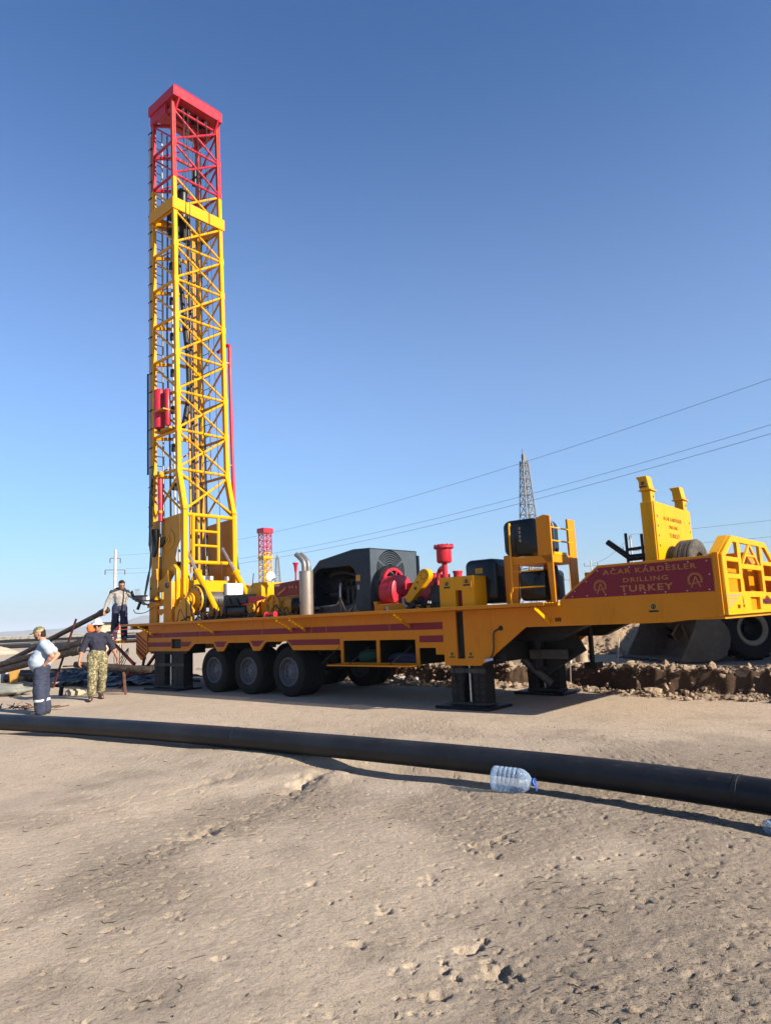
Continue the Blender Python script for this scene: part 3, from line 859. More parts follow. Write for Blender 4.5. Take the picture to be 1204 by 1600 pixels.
decal(8.20, 1.52, .15)
decal(4.56, .86, .12); decal(4.96, .86, .12)
mb = MB()
for k in range(3): mb.box((6.62 + k * .036, -.0175, 1.44), (6.646 + k * .036, -.0125, 1.50))
mb.build('marking', BLK, rig)
# filler pocket with hanging lead
mb = MB(); mb.cyl((5.60, -.014, 1.36), (5.60, -.022, 1.36), .042, n=18)
mb.build('cable_port', BLK, rig)
MB().tube(smooth_path([(5.58, -.03, 1.35), (5.48, -.045, 1.30), (5.46, -.05, 1.15), (5.45, -.05, 1.0), (5.40, -.05, .89), (5.36, -.06, .86)], 5), .013, 8).build('hanging_lead', HOSE, rig)
MB().bar((5.26, -.05, .815), (5.42, -.05, .85), .04, .045).build('marker_lamp', paint('lamp_blue_white', (.45, .5, .7), .2, bump=0), rig, .006)
# gooseneck floor, kingpin beam
mb = MB(); mb.box((6.7, .04, 1.40), (9.14, 3.0, 1.44)); mb.box((6.1, .04, 1.37), (6.7, 3.0, 1.41))
mb.build('gooseneck_floor', YELD, rig)
mb = MB()
for v in (.5, 2.3): mb.plate([[(5.2, 1.12), (6.35, 1.12), (7.0, 1.40), (5.2, 1.40)]], uwf(v), (0, .22, 0))
mb.bar((5.5, 1.0, .82), (6.4, 1.0, 1.32), .9, .08, (0, 1, 0))
mb.box((5.2, .1, .80), (5.6, 2.9, 1.12))
mb.build('gooseneck_beams', DARK, rig)
# equipment hanging below the gooseneck
mb = MB(); mb.cyl((5.75, .9, .62), (5.75, .9, 1.15), .11, n=18); mb.cyl((6.25, 2.0, .62), (6.25, 2.0, 1.3), .045, n=12)
mb.box((6.15, 1.85, .55), (6.38, 2.15, .66)); mb.box((5.62, .80, .60), (5.9, 1.0, .66))
mb.build('landing_gear', DARK, rig)
MB().box((5.7, .7, .80), (6.4, .78, .96)).build('cross_channel', GREASE, rig, .005)
MB().cyl((5.5, .8, .80), (5.95, .95, .36), .07, n=16).build('discharge_pipe', GREASE, rig)

# ---- jacks
def jack(u0, u1, v, foot):
    t = MB()
    wd = (u1 - u0)
    t.box((u0, v, .06), (u0 + wd * .36, v + .18, .98)); t.box((u1 - wd * .36, v, .06), (u1, v + .18, .98))
    t.box((u0, v + .18, .06), (u1, v + .28, 1.2))
    for k in range(6):
        for uu_ in (u0 + wd * .09, u0 + wd * .27, u1 - wd * .27, u1 - wd * .09):
            t.lathe([(.018, 0), (.018, -.006), (.030, -.006), (.030, 0)], (uu_, v, .16 + k * .115), (0, 1, 0), 12, mi=1)
    j = t.build('stabiliser_jack', [DARK, GREASE], rig)
    MB().box((u0 - .02, v - .015, .055), (u1 + .02, v + .29, .10)).build('jack_base', GREASE, j, .006)
    MB().box((u0 - .02, v - .012, .60), (u1 + .02, v - .001, .68)).build('jack_collar', GREASE, j, .004)
    MB().cyl((u0 + wd * .47, v + .1, .07), (u0 + wd * .47, v + .1, .9), .028, n=14).build('jack_rod', CHROME, j)
    f = MB().box((u0 - foot, v - .26, .0), (u1 + foot, v + .50, .055)).build('foot_plate', DARK, j, .01)
    MB().tube(smooth_path([(u0 + wd * .1, v - .01, .7), (u0 + wd * .15, v - .03, .45), (u0 + wd * .3, v - .04, .38), (u0 + wd * .42, v - .03, .5), (u0 + wd * .43, v - .01, .72)], 5), .008, 6).build('jack_hose', HOSE, j)
jack(4.48, 5.20, .03, .20); jack(4.62, 5.32, 2.46, .20)
jack(-5.45, -4.06, .08, .10); jack(-5.45, -4.06, 2.6, .10)
for a_, b_ in (((4.40, .04, .74), (5.30, .55, 1.66)), ((4.40, 2.45, .74), (5.30, 2.99, 1.66)), ((-5.60, .04, .93), (-3.85, .60, 1.3)), ((-5.60, 2.44, .93), (-3.85, 3.0, 1.3))):
    MB().box(a_, b_).build('jack_housing', DARK, rig)

# ---- front guard
outer = [(0, 1.45), (0, 2.29), (.56, 2.58), (2.48, 2.58), (3.04, 2.29), (3.04, 1.45)]
def hole(a, b, c, d): return [(a, c), (b, c), (b, d), (a, d)]
holes = [hole(.17, .79, 1.765, 1.955), hole(.17, .79, 2.025, 2.20), [(.16, 2.265), (.80, 2.265), (.80, 2.49), (.59, 2.49)],
         hole(.92, 2.08, 1.775, 2.11), hole(.95, 2.10, 2.185, 2.495),
         hole(2.21, 2.86, 1.765, 1.955), hole(2.22, 2.86, 2.025, 2.20), [(2.24, 2.265), (2.87, 2.265), (2.46, 2.49), (2.24, 2.49)],
         hole(.47, .63, 1.53, 1.585), hole(1.22, 1.78, 1.50, 1.69)]
guard = MB().plate([outer] + holes, vwf(9.156), (.05, 0, 0)).build('front_guard', YEL, rig, .006)
mb = MB()
mb.bar((9.19, 1.02, 2.185), (9.19, 1.50, 2.49), .05, .03, (1, 0, 0)); mb.bar((9.19, 1.98, 2.185), (9.19, 1.53, 2.49), .05, .03, (1, 0, 0)); mb.bar((9.185, 1.24, 2.32), (9.185, 1.76, 2.32), .03, .04, (1, 0, 0))
mb.build('guard_brace', YEL, guard)
MB().plate([[(.0, 2.285), (.0, 2.30), (.56, 2.592), (.60, 2.58)]], vwf(9.02), (.136, 0, 0)).build('guard_return', YEL, guard)
MB().box((9.02, .0, 1.46), (9.15, 3.04, 1.76)).build('front_beam', ORG, rig)
MB().box((8.92, .04, 1.76), (8.95, 2.0, 2.14)).build('inner_panel', ORG, rig)
MB().box((8.4, 2.55, 1.76), (8.9, 3.0, 2.46)).build('inner_locker', ORG, rig, .01)
mb = MB(); mb.plate([[(1.22, 1.69), (1.5, 1.66), (1.78, 1.71), (1.78, 1.50), (1.22, 1.50)]], vwf(9.10), (.008, 0, 0)); mb.build('tow_pocket', ORG, rig)
mb = MB()
for k in range(5):
    z = 1.735 - k * .043; mb.plate([[(.03, z), (.74 - k * .15, z), (.70 - k * .15, z - .022), (.03, z - .022)]], vwf(9.205), (.004, 0, 0))
mb.build('reflective_chevron', paint('pale_red_stripe', (.62, .20, .12), .5, bump=0), guard)
mb = MB()
for k in range(4):
    z = 1.735 - k * .043; mb.plate([[(3.0, z), (2.5 + k * .12, z), (2.55 + k * .12, z - .022), (3.0, z - .022)]], vwf(9.205), (.004, 0, 0))
mb.build('reflective_chevron', paint('pale_red_stripe_b', (.62, .20, .12), .5, bump=0), guard)
MB().box((9.12, .44, 1.50), (9.14, .66, 1.60)).build('socket_recess', BLK, rig)
text_mesh('lettering', 'HH', .055, BLK, guard, (9.208, .80, 1.565), (0, 1, 0), UV, .002)
mb = MB(); mb.plate([[(.78, 1.60), (.82, 1.60), (.79, 1.70), (.77, 1.70)]], vwf(9.206), (.003, 0, 0)); mb.build('marking', BLK, guard)
text_mesh('lettering', 'MAKINA', .12, BLK, guard, (9.208, 2.28, 1.62), (0, 1, 0), UV, .002, width=.74, bold=.004)
mb = MB(); mb.plate([circle(2.22, 1.475, .24, 16, math.radians(25), math.radians(155))], vwf(9.206), (.003, 0, 0)); mb.build('logo_arc', SIGN, guard)

# ---- valve cabinet
cab = MB().plate([rrect(4.33, 1.745, 5.08, 2.295, .012), [(4.68, 1.76), (4.82, 1.76), (4.82, 2.05), (4.68, 2.05)]], uwf(.02), (0, .40, 0)).build('valve_cabinet', YEL, rig, .006)
MB().box((4.69, .10, 1.77), (4.81, .14, 2.05)).build('cabinet_recess', REDD, cab)
decal(4.50, 2.09, .15, cab, .018); decal(4.93, 2.11, .15, cab, .018)
mb = MB(); mb.cyl((5.08, .12, 2.24), (5.14, .12, 2.24), .02, n=10); mb.tube([(5.0, .012, 2.22), (5.05, -.012, 2.20), (5.05, -.012, 2.08), (5.0, .012, 2.06)], .008, 6)
mb.build('cabinet_handle', YELD, cab)

# ---- diesel tanks and their frame
def tank(u0, u1, w0, w1, v0, v1, rad):
    mb = MB()
    def ring(ins, v): return [Vector((a, v, b)) for a, b in rrect(u0 + ins, w0 + ins, u1 - ins, w1 - ins, max(.02, rad - ins), 7)]
    rings = [ring(.05, v0 - .012), ring(.012, v0 + .01), ring(0, v0 + .05)] + [ring(0, v1 - .05), ring(.012, v1 - .01), ring(.05, v1 + .012)]
    n = len(rings[0]); vs = [p for r_ in rings for p in r_]
    fsx = [(i * n + j, i * n + (j + 1) % n, (i + 1) * n + (j + 1) % n, (i + 1) * n + j) for i in range(len(rings) - 1) for j in range(n)]
    fsx += [tuple(range(n)), tuple(range((len(rings) - 1) * n, len(rings) * n))]
    mb.add(vs, fsx)
    t = mb.build('fuel_tank', TANK, rig, angle=40)
    return t
def strap(t, u0, u1, w0, w1, v, rad):
    o_ = rrect(u0 - .006, w0 - .006, u1 + .006, w1 + .006, rad, 6); i_ = rrect(u0 - .001, w0 - .001, u1 + .001, w1 + .001, rad, 6)
    MB().plate([o_, i_], uwf(v), (0, .045, 0)).build('tank_strap', STEEL, t)
t1_ = tank(4.63, 5.30, 1.80, 2.60, .44, 1.30, .13)
t2_ = tank(5.66, 6.33, 2.565, 3.19, .16, .92, .13)
strap(t2_, 5.66, 6.33, 2.565, 3.19, .70, .13); strap(t1_, 4.63, 5.30, 1.80, 2.60, 1.1, .13)
mb = MB()
for k in range(4): mb.box((5.98 + (k % 2) * .004, .144, 2.80 + k * .07), (6.01, .147, 2.84 + k * .07))
mb.build('tank_marking', paint('mark_grey', (.3, .3, .32), .5, bump=0), t2_)
mb = MB(); mb.box((4.86, .425, 2.34), (5.02, .427, 2.44)); mb.build('tank_label', YELD, t1_)
tank(5.74, 6.24, 1.80, 2.33, .46, 1.2, .08)
frame = MB().box((5.86, .08, 2.40), (6.60, .98, 2.53)).build('tank_frame', ORG, rig, .006)
MB().plate([[(6.35, 2.53), (6.35, 3.16), (6.50, 3.20), (6.61, 3.17), (6.61, 1.75), (6.53, 1.75), (6.50, 2.4), (6.42, 2.5)]], uwf(.08), (0, .03, 0)).build('frame_post', ORG, frame, .004)
MB().box((6.57, .72, 1.75), (6.61, .98, 3.16)).build('frame_post', ORG, frame, .004)
MB().plate([[(5.42, 1.75), (5.42, 2.62), (5.70, 2.64), (5.72, 2.40), (5.66, 1.75)]], uwf(.52), (0, .04, 0)).build('frame_plate', ORG, frame, .004)
MB().box((6.10, .70, 1.75), (6.30, .76, 2.42)).build('frame_plate', ORG, frame, .004)
for z in (2.98, 2.76): MB().cyl((6.60, .10, z), (6.60, .90, z - .005), .014, n=8).build('frame_rung', YEL, frame)
MB().box((6.56, .16, 2.53), (6.605, .60, 2.575)).build('frame_lip', YEL, frame)
for z in (2.29, 2.02): MB().cyl((5.85, .09, z), (6.42, .09, z), .012, n=8).build('frame_rung', YEL, frame)
MB().tube(smooth_path([(5.80, .05, 1.75), (5.80, .05, 1.95), (5.84, .05, 2.05), (5.85, .05, 3.05), (5.86, .07, 3.08)], 4), .016, 8).build('handrail', YEL, rig)
MB().bar((6.43, .5, 2.36), (6.55, .45, 1.76), .06, .05).build('frame_strut', BLK, frame)
MB().bar((6.62, 1.3, 2.25), (6.70, 1.2, 1.76), .09, .05).build('frame_strut', YEL, frame)

# ---- bolster that carries the lowered mast
UB = 8.14
post0 = [(.60, 1.44), (.60, 3.24), (.78, 3.24), (.80, 3.245), (2.12, 3.215), (2.30, 3.215), (2.30, 1.44)]
bol = MB().plate([[(.60, 1.44), (2.30, 1.44), (2.30, 3.22), (.60, 3.25)]], vwf(UB - .02), (.02, 0, 0)).build('mast_rest', YEL, rig, .004)
for v0 in (.58, 2.10):
    p = MB().box((UB - .21, v0, 1.44), (UB - .021, v0 + .20, 3.245)).build('rest_post', YEL, bol, .006)
    MB().box((UB - .18, v0 + .02, 3.245), (UB - .035, v0 + .18, 3.42)).build('rest_extension', YEL, p, .004)
    MB().box((UB - .21, v0 - .02, 3.42), (UB - .005, v0 + .24, 3.44)).build('rest_flange', YEL, p, .003)
    mb = MB(); mb.plate([[(UB - .24, 3.655), (UB - .07, 3.66), (UB - .06, 3.60), (UB - .035, 3.44), (UB - .19, 3.44), (UB - .20, 3.58)]], uwf(v0 + .0), (0, .20, 0))
    mb.build('rest_cradle', YEL, p, .004)
    if v0 < 1: decal(UB - .135, 3.47, .12, p, v0 - .002)
mb = MB()
for v0 in (.69, 2.22):
    for k in range(4): mb.cyl((UB - .001, v0, 2.55 + k * .155), (UB + .002, v0, 2.55 + k * .155), .022, n=12)
for v0 in (.70, 2.24): mb.cyl((UB - .034, v0, 3.33), (UB - .031, v0, 3.33), .02, n=10)
mb.build('pin_holes', BLK, bol)
text_mesh('lettering', 'ACAR KARDESLER', .09, LETD, bol, (UB + .002, 1.38, 3.00), (0, 1, 0), UV, .002, width=.86, spacing=1.1)
text_mesh('lettering', 'DRILLING', .08, LETD, bol, (UB + .002, 1.38, 2.87), (0, 1, 0), UV, .002, width=.42, spacing=1.1)
text_mesh('lettering', 'TURKEY', .105, LETD, bol, (UB + .002, 1.40, 2.73), (0, 1, 0), UV, .002, width=.48, spacing=1.1)
emblem(1.42, 2.48, .09, bol, vwf(UB + .0005), LETD, (.003, 0, 0))
# pipe rack behind the rest
rk = MB().box((7.45, .9, 1.78), (7.95, 1.06, 1.84)).build('pipe_rack', BLK, rig)
for u in (7.50, 7.76): MB().cyl((u, .98, 1.80), (u - .005, .98, 2.83 if u < 7.6 else 2.79), .024, n=12).build('rack_post', BLK, rk)
MB().cyl((7.50, 1.0, 2.56), (7.93, 1.0, 2.575), .026, n=12).build('rack_pipe', BLK, rk)
MB().cyl((7.49, 1.0, 2.42), (7.93, 1.0, 2.43), .055, n=14).build('rack_pipe', BLK, rk)
MB().cyl((7.52, .98, 2.43), (7.16, 1.02, 2.72), .048, n=14).build('rack_arm', BLK, rk)

# ---- engine housing
hv0, hv1, hu1 = .55, 2.14, 2.15
hs = [(.40, 1.80), (hu1, 1.80), (hu1, 3.10), (1.68, 3.115), (.62, 2.96), (.36, 2.74), (.36, 1.80)]
ho = rrect(.45, 1.92, 1.72, 2.77, .22, 6)
hood = MB().plate([hs, ho], uwf(hv0), (0, .02, 0)).build('engine_housing', NAVY, rig, .006)
MB().plate([hs, rrect(.55, 2.0, 1.35, 2.66, .22, 6)], uwf(hv1 - .02), (0, .02, 0)).build('housing_wall', NAVY, hood)
mb = MB()
for a_, b_ in zip(hs[2:6], hs[3:7]):
    mb.add([(a_[0], hv0, a_[1]), (b_[0], hv0, b_[1]), (b_[0], hv1, b_[1]), (a_[0], hv1, a_[1]),
            (a_[0], hv0 + .001, a_[1] - .02), (b_[0], hv0 + .001, b_[1] - .02), (b_[0], hv1 - .001, b_[1] - .02), (a_[0], hv1 - .001, a_[1] - .02)],
           [(0, 1, 2, 3), (7, 6, 5, 4), (0, 3, 7, 4), (1, 5, 6, 2)])
mb.build('housing_roof', NAVY, hood)
gc = (1.22, 2.62)
slots = []
for k_, ri in enumerate((.10, .15, .20, .25, .30, .35, .40, .445)):
    for q in range(3):
        a0 = math.radians(30 + 120 * q + 3); a1 = math.radians(30 + 120 * q + 117)
        slots.append(circle(*gc, ri + .015, 14, a0, a1) + circle(*gc, ri - .015, 14, a0, a1)[::-1])
fr = [(hv0 + .021, 1.80), (hv1 - .021, 1.80), (hv1 - .021, 3.095), (hv0 + .021, 3.095)]
MB().plate([fr] + slots, vwf(hu1 - .022), (.02, 0, 0)).build('fan_panel', GREYP, hood)
MB().box((hu1 - .20, hv0 + .03, 1.85), (hu1 - .10, hv1 - .05, 3.05)).build('radiator', BLK, hood)
MB().box((hu1 - .32, hv1, 1.80), (hu1 + .03, hv1 + .07, 3.0)).build('housing_side_box', NAVY, hood, .01)
mb = MB(); mb.box((.35, .4, 1.745), (2.3, 2.3, 1.80)); mb.build('engine_base', BLK, rig)
# engine inside
eng = MB()
eng.box((.75, .95, 1.85), (1.95, 1.75, 2.35)); eng.box((.80, 1.05, 2.35), (1.80, 1.65, 2.52))
for k in range(6): eng.cyl((.90 + k * .16, .94, 2.42), (.90 + k * .16, 1.06, 2.42), .045, n=12)
eng.cyl((1.70, .72, 2.10), (1.70, 1.0, 2.10), .13, n=20); eng.cyl((1.82, .70, 2.40), (1.82, 1.0, 2.40), .09, n=16)
eng.cyl((.70, .85, 2.18), (1.05, .85, 2.18), .10, n=16); eng.cyl((1.25, .82, 1.98), (1.25, .82, 2.30), .055, n=14); eng.cyl((1.42, .82, 1.98), (1.42, .82, 2.30), .055, n=14)
engine = eng.build('engine', BLK, rig, .006)
MB().tube(smooth_path([(1.05, .80, 2.40), (1.10, .72, 2.40), (1.13, .68, 2.25), (1.14, .66, 2.08), (1.05, .66, 1.96), (.92, .68, 1.94), (.75, .66, 1.93)], 5), .026, 10).build('coolant_pipe', STEEL, engine)
MB().tube(smooth_path([(.60, .90, 2.62), (.85, .80, 2.66), (1.2, .80, 2.66), (1.45, .85, 2.58)], 5), .04, 10).build('air_hose', HOSE, engine)
MB().tube(smooth_path([(.35, .50, 1.90), (.55, .58, 1.90), (.78, .66, 1.92)], 5), .042, 12).build('exhaust_pipe', ALU, engine)
MB().box((1.735, hv0 - .004, 2.42), (1.86, hv0, 2.55)).build('plate_label', YELD, hood)
MB().box((1.77, hv0 - .003, 2.24), (1.83, hv0, 2.34)).build('plate_label', paint('label_grey', (.3, .28, .25), .5, bump=0), hood)
# muffler
mf = MB().lathe([(0, 1.745), (.155, 1.745), (.158, 1.76), (.158, 2.70), (.163, 2.705), (.163, 2.725), (.15, 2.735), (0, 2.735)], (.42, .32, 0), (0, 0, 1), 32).build('muffler', ALU, rig)
for dv, du in ((-.045, -.02), (.045, .02)):
    pts_ = smooth_path([(.43 + du, .32 + dv, 2.73), (.43 + du, .32 + dv, 2.86), (.40 + du, .32 + dv, 2.95), (.33 + du, .31 + dv, 3.03), (.20 + du, .30 + dv, 3.13)], 5)
    MB().tube(pts_, .058, 16, cap=False).build('exhaust_stack', paint('dull_exhaust', (.20, .19, .18), .45, metal=.6, dust=.1) if 'dull_exhaust' not in bpy.data.materials else bpy.data.materials['dull_exhaust'], mf)
    d_ = (pts_[-1] - pts_[-2]).normalized()
    MB().cyl(pts_[-1] - d_ * .03, pts_[-1] - d_ * .02, .056, n=16).build('stack_mouth', BLK, mf)

# ---- red pump, fan guard, drive arm
pc = (.82, 2.14)
pm = MB().lathe([(0, 2.42), (.33, 2.42), (.345, 2.435), (.345, 2.79), (.33, 2.80), (.08, 2.80), (.07, 2.83), (0, 2.83)], (0, pc[0], pc[1]), (1, 0, 0), 40).build('mud_pump', RED, rig)
MB().lathe([(.349, 0), (.352, .004), (.352, .022), (.349, .026)], (2.70, pc[0], pc[1]), (1, 0, 0), 40, closed=True).build('pump_band', RED, pm)
MB().box((2.79, .95, 1.93), (3.55, 1.45, 2.32)).build('pump_block', RED, pm, .03, 2)
MB().lathe([(.33, 0), (.43, 0), (.43, .10), (.33, .10)], (2.26, 1.0, 2.30), (1, 0, 0), 40, closed=True).build('belt_guard', BLK, pm)
MB().lathe([(.31, 0), (.37, 0), (.37, .06), (.31, .06)], (2.37, 1.0, 2.30), (1, 0, 0), 40, closed=True).build('belt_rim', RED, pm)
mb = MB(); 
for k in range(5):
    t = 2 * PI * k / 5; mb.bar((2.40, 1.0, 2.30), (2.40, 1.0 + math.cos(t) * .33, 2.30 + math.sin(t) * .33), .05, .03)
mb.build('belt_spokes', RED, pm)
mb = MB(); mb.box((2.32, .45, 1.745), (3.18, .60, 1.90)); mb.box((2.32, 1.0, 1.745), (3.18, 1.15, 1.90))
mb.box((2.30, .45, 1.90), (2.40, 1.15, 1.96)); mb.box((3.08, .45, 1.90), (3.18, 1.15, 1.96))
mb.build('pump_skid', ORG, rig, .006)
arm_a = Vector((3.34, 0, 1.98)); arm_b = Vector((3.74, 0, 2.40)); dd = (arm_b - arm_a).normalized(); ang = math.atan2(dd.z, dd.x)
ol = circle(arm_b.x, arm_b.z, .125, 10, ang - PI / 2, ang + PI / 2) + circle(arm_a.x, arm_a.z, .085, 10, ang + PI / 2, ang + 1.5 * PI)
arm = MB().plate([ol], uwf(.33), (0, .14, 0)).build('chain_case', YEL, rig, .012)
mb = MB()
for k in range(8):
    t = 2 * PI * k / 8; mb.cyl((arm_b.x + math.cos(t) * .075, .33, arm_b.z + math.sin(t) * .075), (arm_b.x + math.cos(t) * .075, .318, arm_b.z + math.sin(t) * .075), .012, n=6)
mb.cyl((3.52, .33, 2.16), (3.52, .322, 2.16), .03, n=12); mb.cyl((3.58, .33, 2.27), (3.58, .322, 2.27), .02, n=12)
mb.build('case_bolts', GREASE, arm)
mb = MB(); mb.cyl((3.30, .40, 1.90), (3.30, .75, 1.90), .13, n=20); mb.box((3.2, .5, 1.75), (4.25, 1.4, 1.86)); mb.box((3.75, .5, 1.86), (4.2, 1.2, 2.2))
mb.build('hydraulic_motor', BLK, rig, .008)
mb = MB(); mb.tube(smooth_path([(3.22, .42, 1.95), (3.18, .36, 2.0), (3.20, .34, 1.88), (3.28, .36, 1.82)], 5), .016, 8); mb.build('motor_hose', PALEG, rig)
# pulsation dampener
vs_ = MB().lathe([(0, 2.64), (.12, 2.64), (.14, 2.66), (.15, 2.68), (.15, 2.93), (.20, 2.935), (.20, 2.985), (.15, 2.99), (.13, 3.01), (0, 3.015)], (3.86, .86, 0), (0, 0, 1), 28).build('air_chamber', RED, rig)
mb = MB()
for k in range(12):
    t = 2 * PI * k / 12; mb.cyl((3.86 + math.cos(t) * .177, .86 + math.sin(t) * .177, 2.92), (3.86 + math.cos(t) * .177, .86 + math.sin(t) * .177, 3.01), .014, n=6)
kind(mb.build('flange_bolts', REDD, vs_), 'stuff')
mb = MB(); mb.cyl((3.86, .86, 2.30), (3.86, .86, 2.66), .055, n=16); mb.cyl((3.86, .86, 2.2), (3.86, .86, 2.42), .10, n=18); mb.cyl((4.10, .95, 2.2), (4.10, .95, 2.45), .085, n=18); mb.cyl((4.10, .95, 2.43), (4.10, .95, 2.47), .10, n=18)
mb.tube(smooth_path([(3.86, .86, 2.56), (3.70, 1.0, 2.56), (3.60, 1.1, 2.56), (3.52, 1.15, 2.52), (3.48, 1.15, 2.40), (3.48, 1.15, 2.2)], 5), .05, 12)
mb.cyl((3.64, .80, 2.2), (3.64, .80, 2.46), .06, n=14)
mb.build('pump_manifold', RED, rig)

# ---- compressor / gear drive
gbm = MB().box((-1.52, .75, 1.75), (-.30, 1.45, 2.24)).build('gear_drive', YEL, rig, .02, 2)
MB().plate([[(-2.08, 2.24), (-2.06, 2.50), (-1.82, 2.62), (-1.50, 2.62), (-1.50, 2.24)]], uwf(.60), (0, 1.15, 0)).build('gear_cover', YEL, gbm, .02, 2)
MB().plate([[(-1.50, 2.24), (-1.50, 2.34), (-.75, 2.44), (-.30, 2.60), (-.30, 2.24)]], uwf(1.10), (0, .6, 0)).build('gear_cover', YEL, gbm, .015, 2)
MB().box((-1.95, .50, 1.75), (-1.55, 1.3, 2.19)).build('gear_cover', ORG, gbm, .02, 2)
MB().box((-1.50, .58, 1.80), (-.70, .74, 2.14)).build('gear_cover', YELD, gbm, .03, 2)
cp = MB().plate([[(-.70, 2.51), (.24, 2.56), (.24, 2.24), (-.60, 2.20), (-.70, 2.28)]], uwf(.32), (0, .06, 0)).build('control_panel', REDD, rig, .006)
mb = MB()
for u, z in ((-.30, 2.38), (-.12, 2.41), (-.02, 2.41), (.10, 2.40)): MB().cyl((u, .32, z), (u, .300, z), .035, n=14).build('gauge', LETT, cp)
MB().bar((-.55, .31, 2.26), (-.32, .305, 2.36), .02, .05).build('panel_handle', LETT, cp)
MB().box((-.66, .314, 2.455), (-.48, .32, 2.495)).build('plate_label', REFL, cp)
def pulley(u, w_, v, r, sp, mat, name):
    mb = MB(); mb.lathe([(r * .82, -.035), (r, -.04), (r, .04), (r * .82, .035)], (u, v, w_), (0, 1, 0), 32, closed=True)
    mb.cyl((u, v - .05, w_), (u, v + .05, w_), r * .22, n=16)
    for k in range(sp):
        t = 2 * PI * k / sp + .3; mb.bar((u, v, w_), (u + math.cos(t) * r * .88, v, w_ + math.sin(t) * r * .88), r * .24, .04, (0, 1, 0))
    return mb.build(name, mat, rig)
pulley(-.83, 2.03, .40, .25, 5, YELD, 'hand_wheel')
pulley(-1.63, 2.0, .38, .115, 8, YELD, 'clutch_disc')
mb = MB(); mb.lathe([(0, 0), (.19, 0), (.20, .02), (.20, .05), (.17, .06), (.15, .16), (.17, .17), (.17, .20), (.12, .22), (0, .22)], (-.38, .66, 2.0), (0, -1, 0), 32)
mb.build('brake_drum', YELD, rig)
MB().lathe([(0, 0), (.15, 0), (.18, .02), (.18, .30), (.15, .32), (0, .32)], (-.05, .34, 1.98), (1, .5, 0), 28).build('air_filter', DARK, rig)
MB().plate([[(-2.12, 2.06), (-1.72, 2.26), (-1.20, 2.27), (-1.05, 2.22), (-1.50, 2.13), (-1.82, 2.05), (-1.86, 1.75), (-1.92, 1.75), (-1.92, 2.0)]], uwf(.36), (0, .05, 0)).build('brake_lever', RED, rig, .008)
mm = MB().cyl((-2.62, .50, 1.95), (-1.80, .50, 1.95), .19, n=28).build('electric_motor', BLK, rig, .012)
mb = MB(); mb.box((-2.66, .34, 1.75), (-1.35, .95, 1.80)); mb.build('motor_base', BLK, rig)
MB().lathe([(0, 0), (.20, 0), (.22, .03), (.22, .16), (.20, .19), (0, .19)], (-2.70, .50, 1.96), (1, 0, 0), 28).build('motor_bell', BLK, mm)
MB().plate([[(-2.68, 2.12), (-1.75, 2.12), (-1.72, 2.34), (-2.66, 2.355)]], uwf(.32), (0, .42, 0)).build('motor_box', BLK, mm, .012)
MB().plate([[(-2.60, 2.08), (-2.42, 2.30), (-2.28, 2.10), (-2.12, 2.28), (-1.98, 2.08)]], uwf(.29), (0, .03, 0)).build('motor_guard', DARK, mm, .004)
bx = MB().box((-2.60, .31, 2.36), (-2.49, .80, 2.655)).build('junction_box', WHITE, rig, .008)
MB().box((-2.68, .33, 2.37), (-2.603, .78, 2.645)).build('box_side', DARK, bx, .01)
mb = MB(); mb.lathe([(.0, 0), (.03, 0), (.045, .16), (.07, .20), (.07, .22), (0, .22)], (-.52, .85, 2.80), (0, 0, 1), 20); mb.cyl((-.52, .85, 2.50), (-.52, .85, 2.81), .022, n=12)
mb.build('vent_funnel', RED, rig)
MB().cyl((-1.86, .6, 2.50), (-1.80, .6, 2.86), .010, n=8).build('lever_rod', BLK, rig)
MB().lathe([(0, 0), (.105, 0), (.115, .01), (.115, .035), (.1, .04), (0, .04)], (-1.30, .72, 2.74), (.9, -.4, .15), 28).build('pressure_gauge', WHITE, rig)
mb = MB(); mb.cyl((-1.30, .72, 2.62), (-1.30, .72, 2.74), .012, n=8); mb.build('gauge_stem', GREASE, rig)
mb = MB(); mb.cyl((-.05, -.44, 1.80), (.22, -.44, 1.80), .035, n=14); mb.cyl((-.08, -.44, 1.80), (-.05, -.44, 1.80), .06, n=16); mb.cyl((.22, -.44, 1.80), (.25, -.44, 1.80), .06, n=16)
mb.build('strap_reel', RED, rig)

# ---- loose hydraulic lines on the deck
_q = random.Random(21)
for k in range(22):
    u_ = _q.uniform(-4.6, 4.0); v_ = _q.uniform(.05, .5); L_ = _q.uniform(.35, 1.1)
    hp = [(u_, v_, 1.77)]
    for j in range(1, 5):
        hp.append((u_ + L_ * j / 5 + _q.uniform(-.06, .06), v_ + _q.uniform(-.10, .12), 1.78 + max(0, _q.gauss(.05, .10)) * (1 if j < 4 else 3)))
    MB().tube(smooth_path(hp, 5), _q.choice((.010, .014, .018, .022)), 7).build('hydraulic_hose', HOSE, rig)
for k in range(14):
    u_ = _q.uniform(-3.9, -.2) if k < 9 else _q.uniform(2.4, 4.2); v_ = _q.uniform(.06, .42); z_ = 1.75; a_ = _q.uniform(.03, .07)
    if k % 2: MB().box((u_, v_, z_), (u_ + a_ * 1.6, v_ + a_, z_ + a_ * 1.5)).build('deck_fitting', _q.choice((YELD, GREASE, BLK, REDD)), rig, .008)
    else: MB().cyl((u_, v_, z_), (u_, v_, z_ + a_ * 2.2), a_ * .6, n=14).build('deck_fitting', _q.choice((YELD, GREASE, STEEL, REDD)), rig, .006)

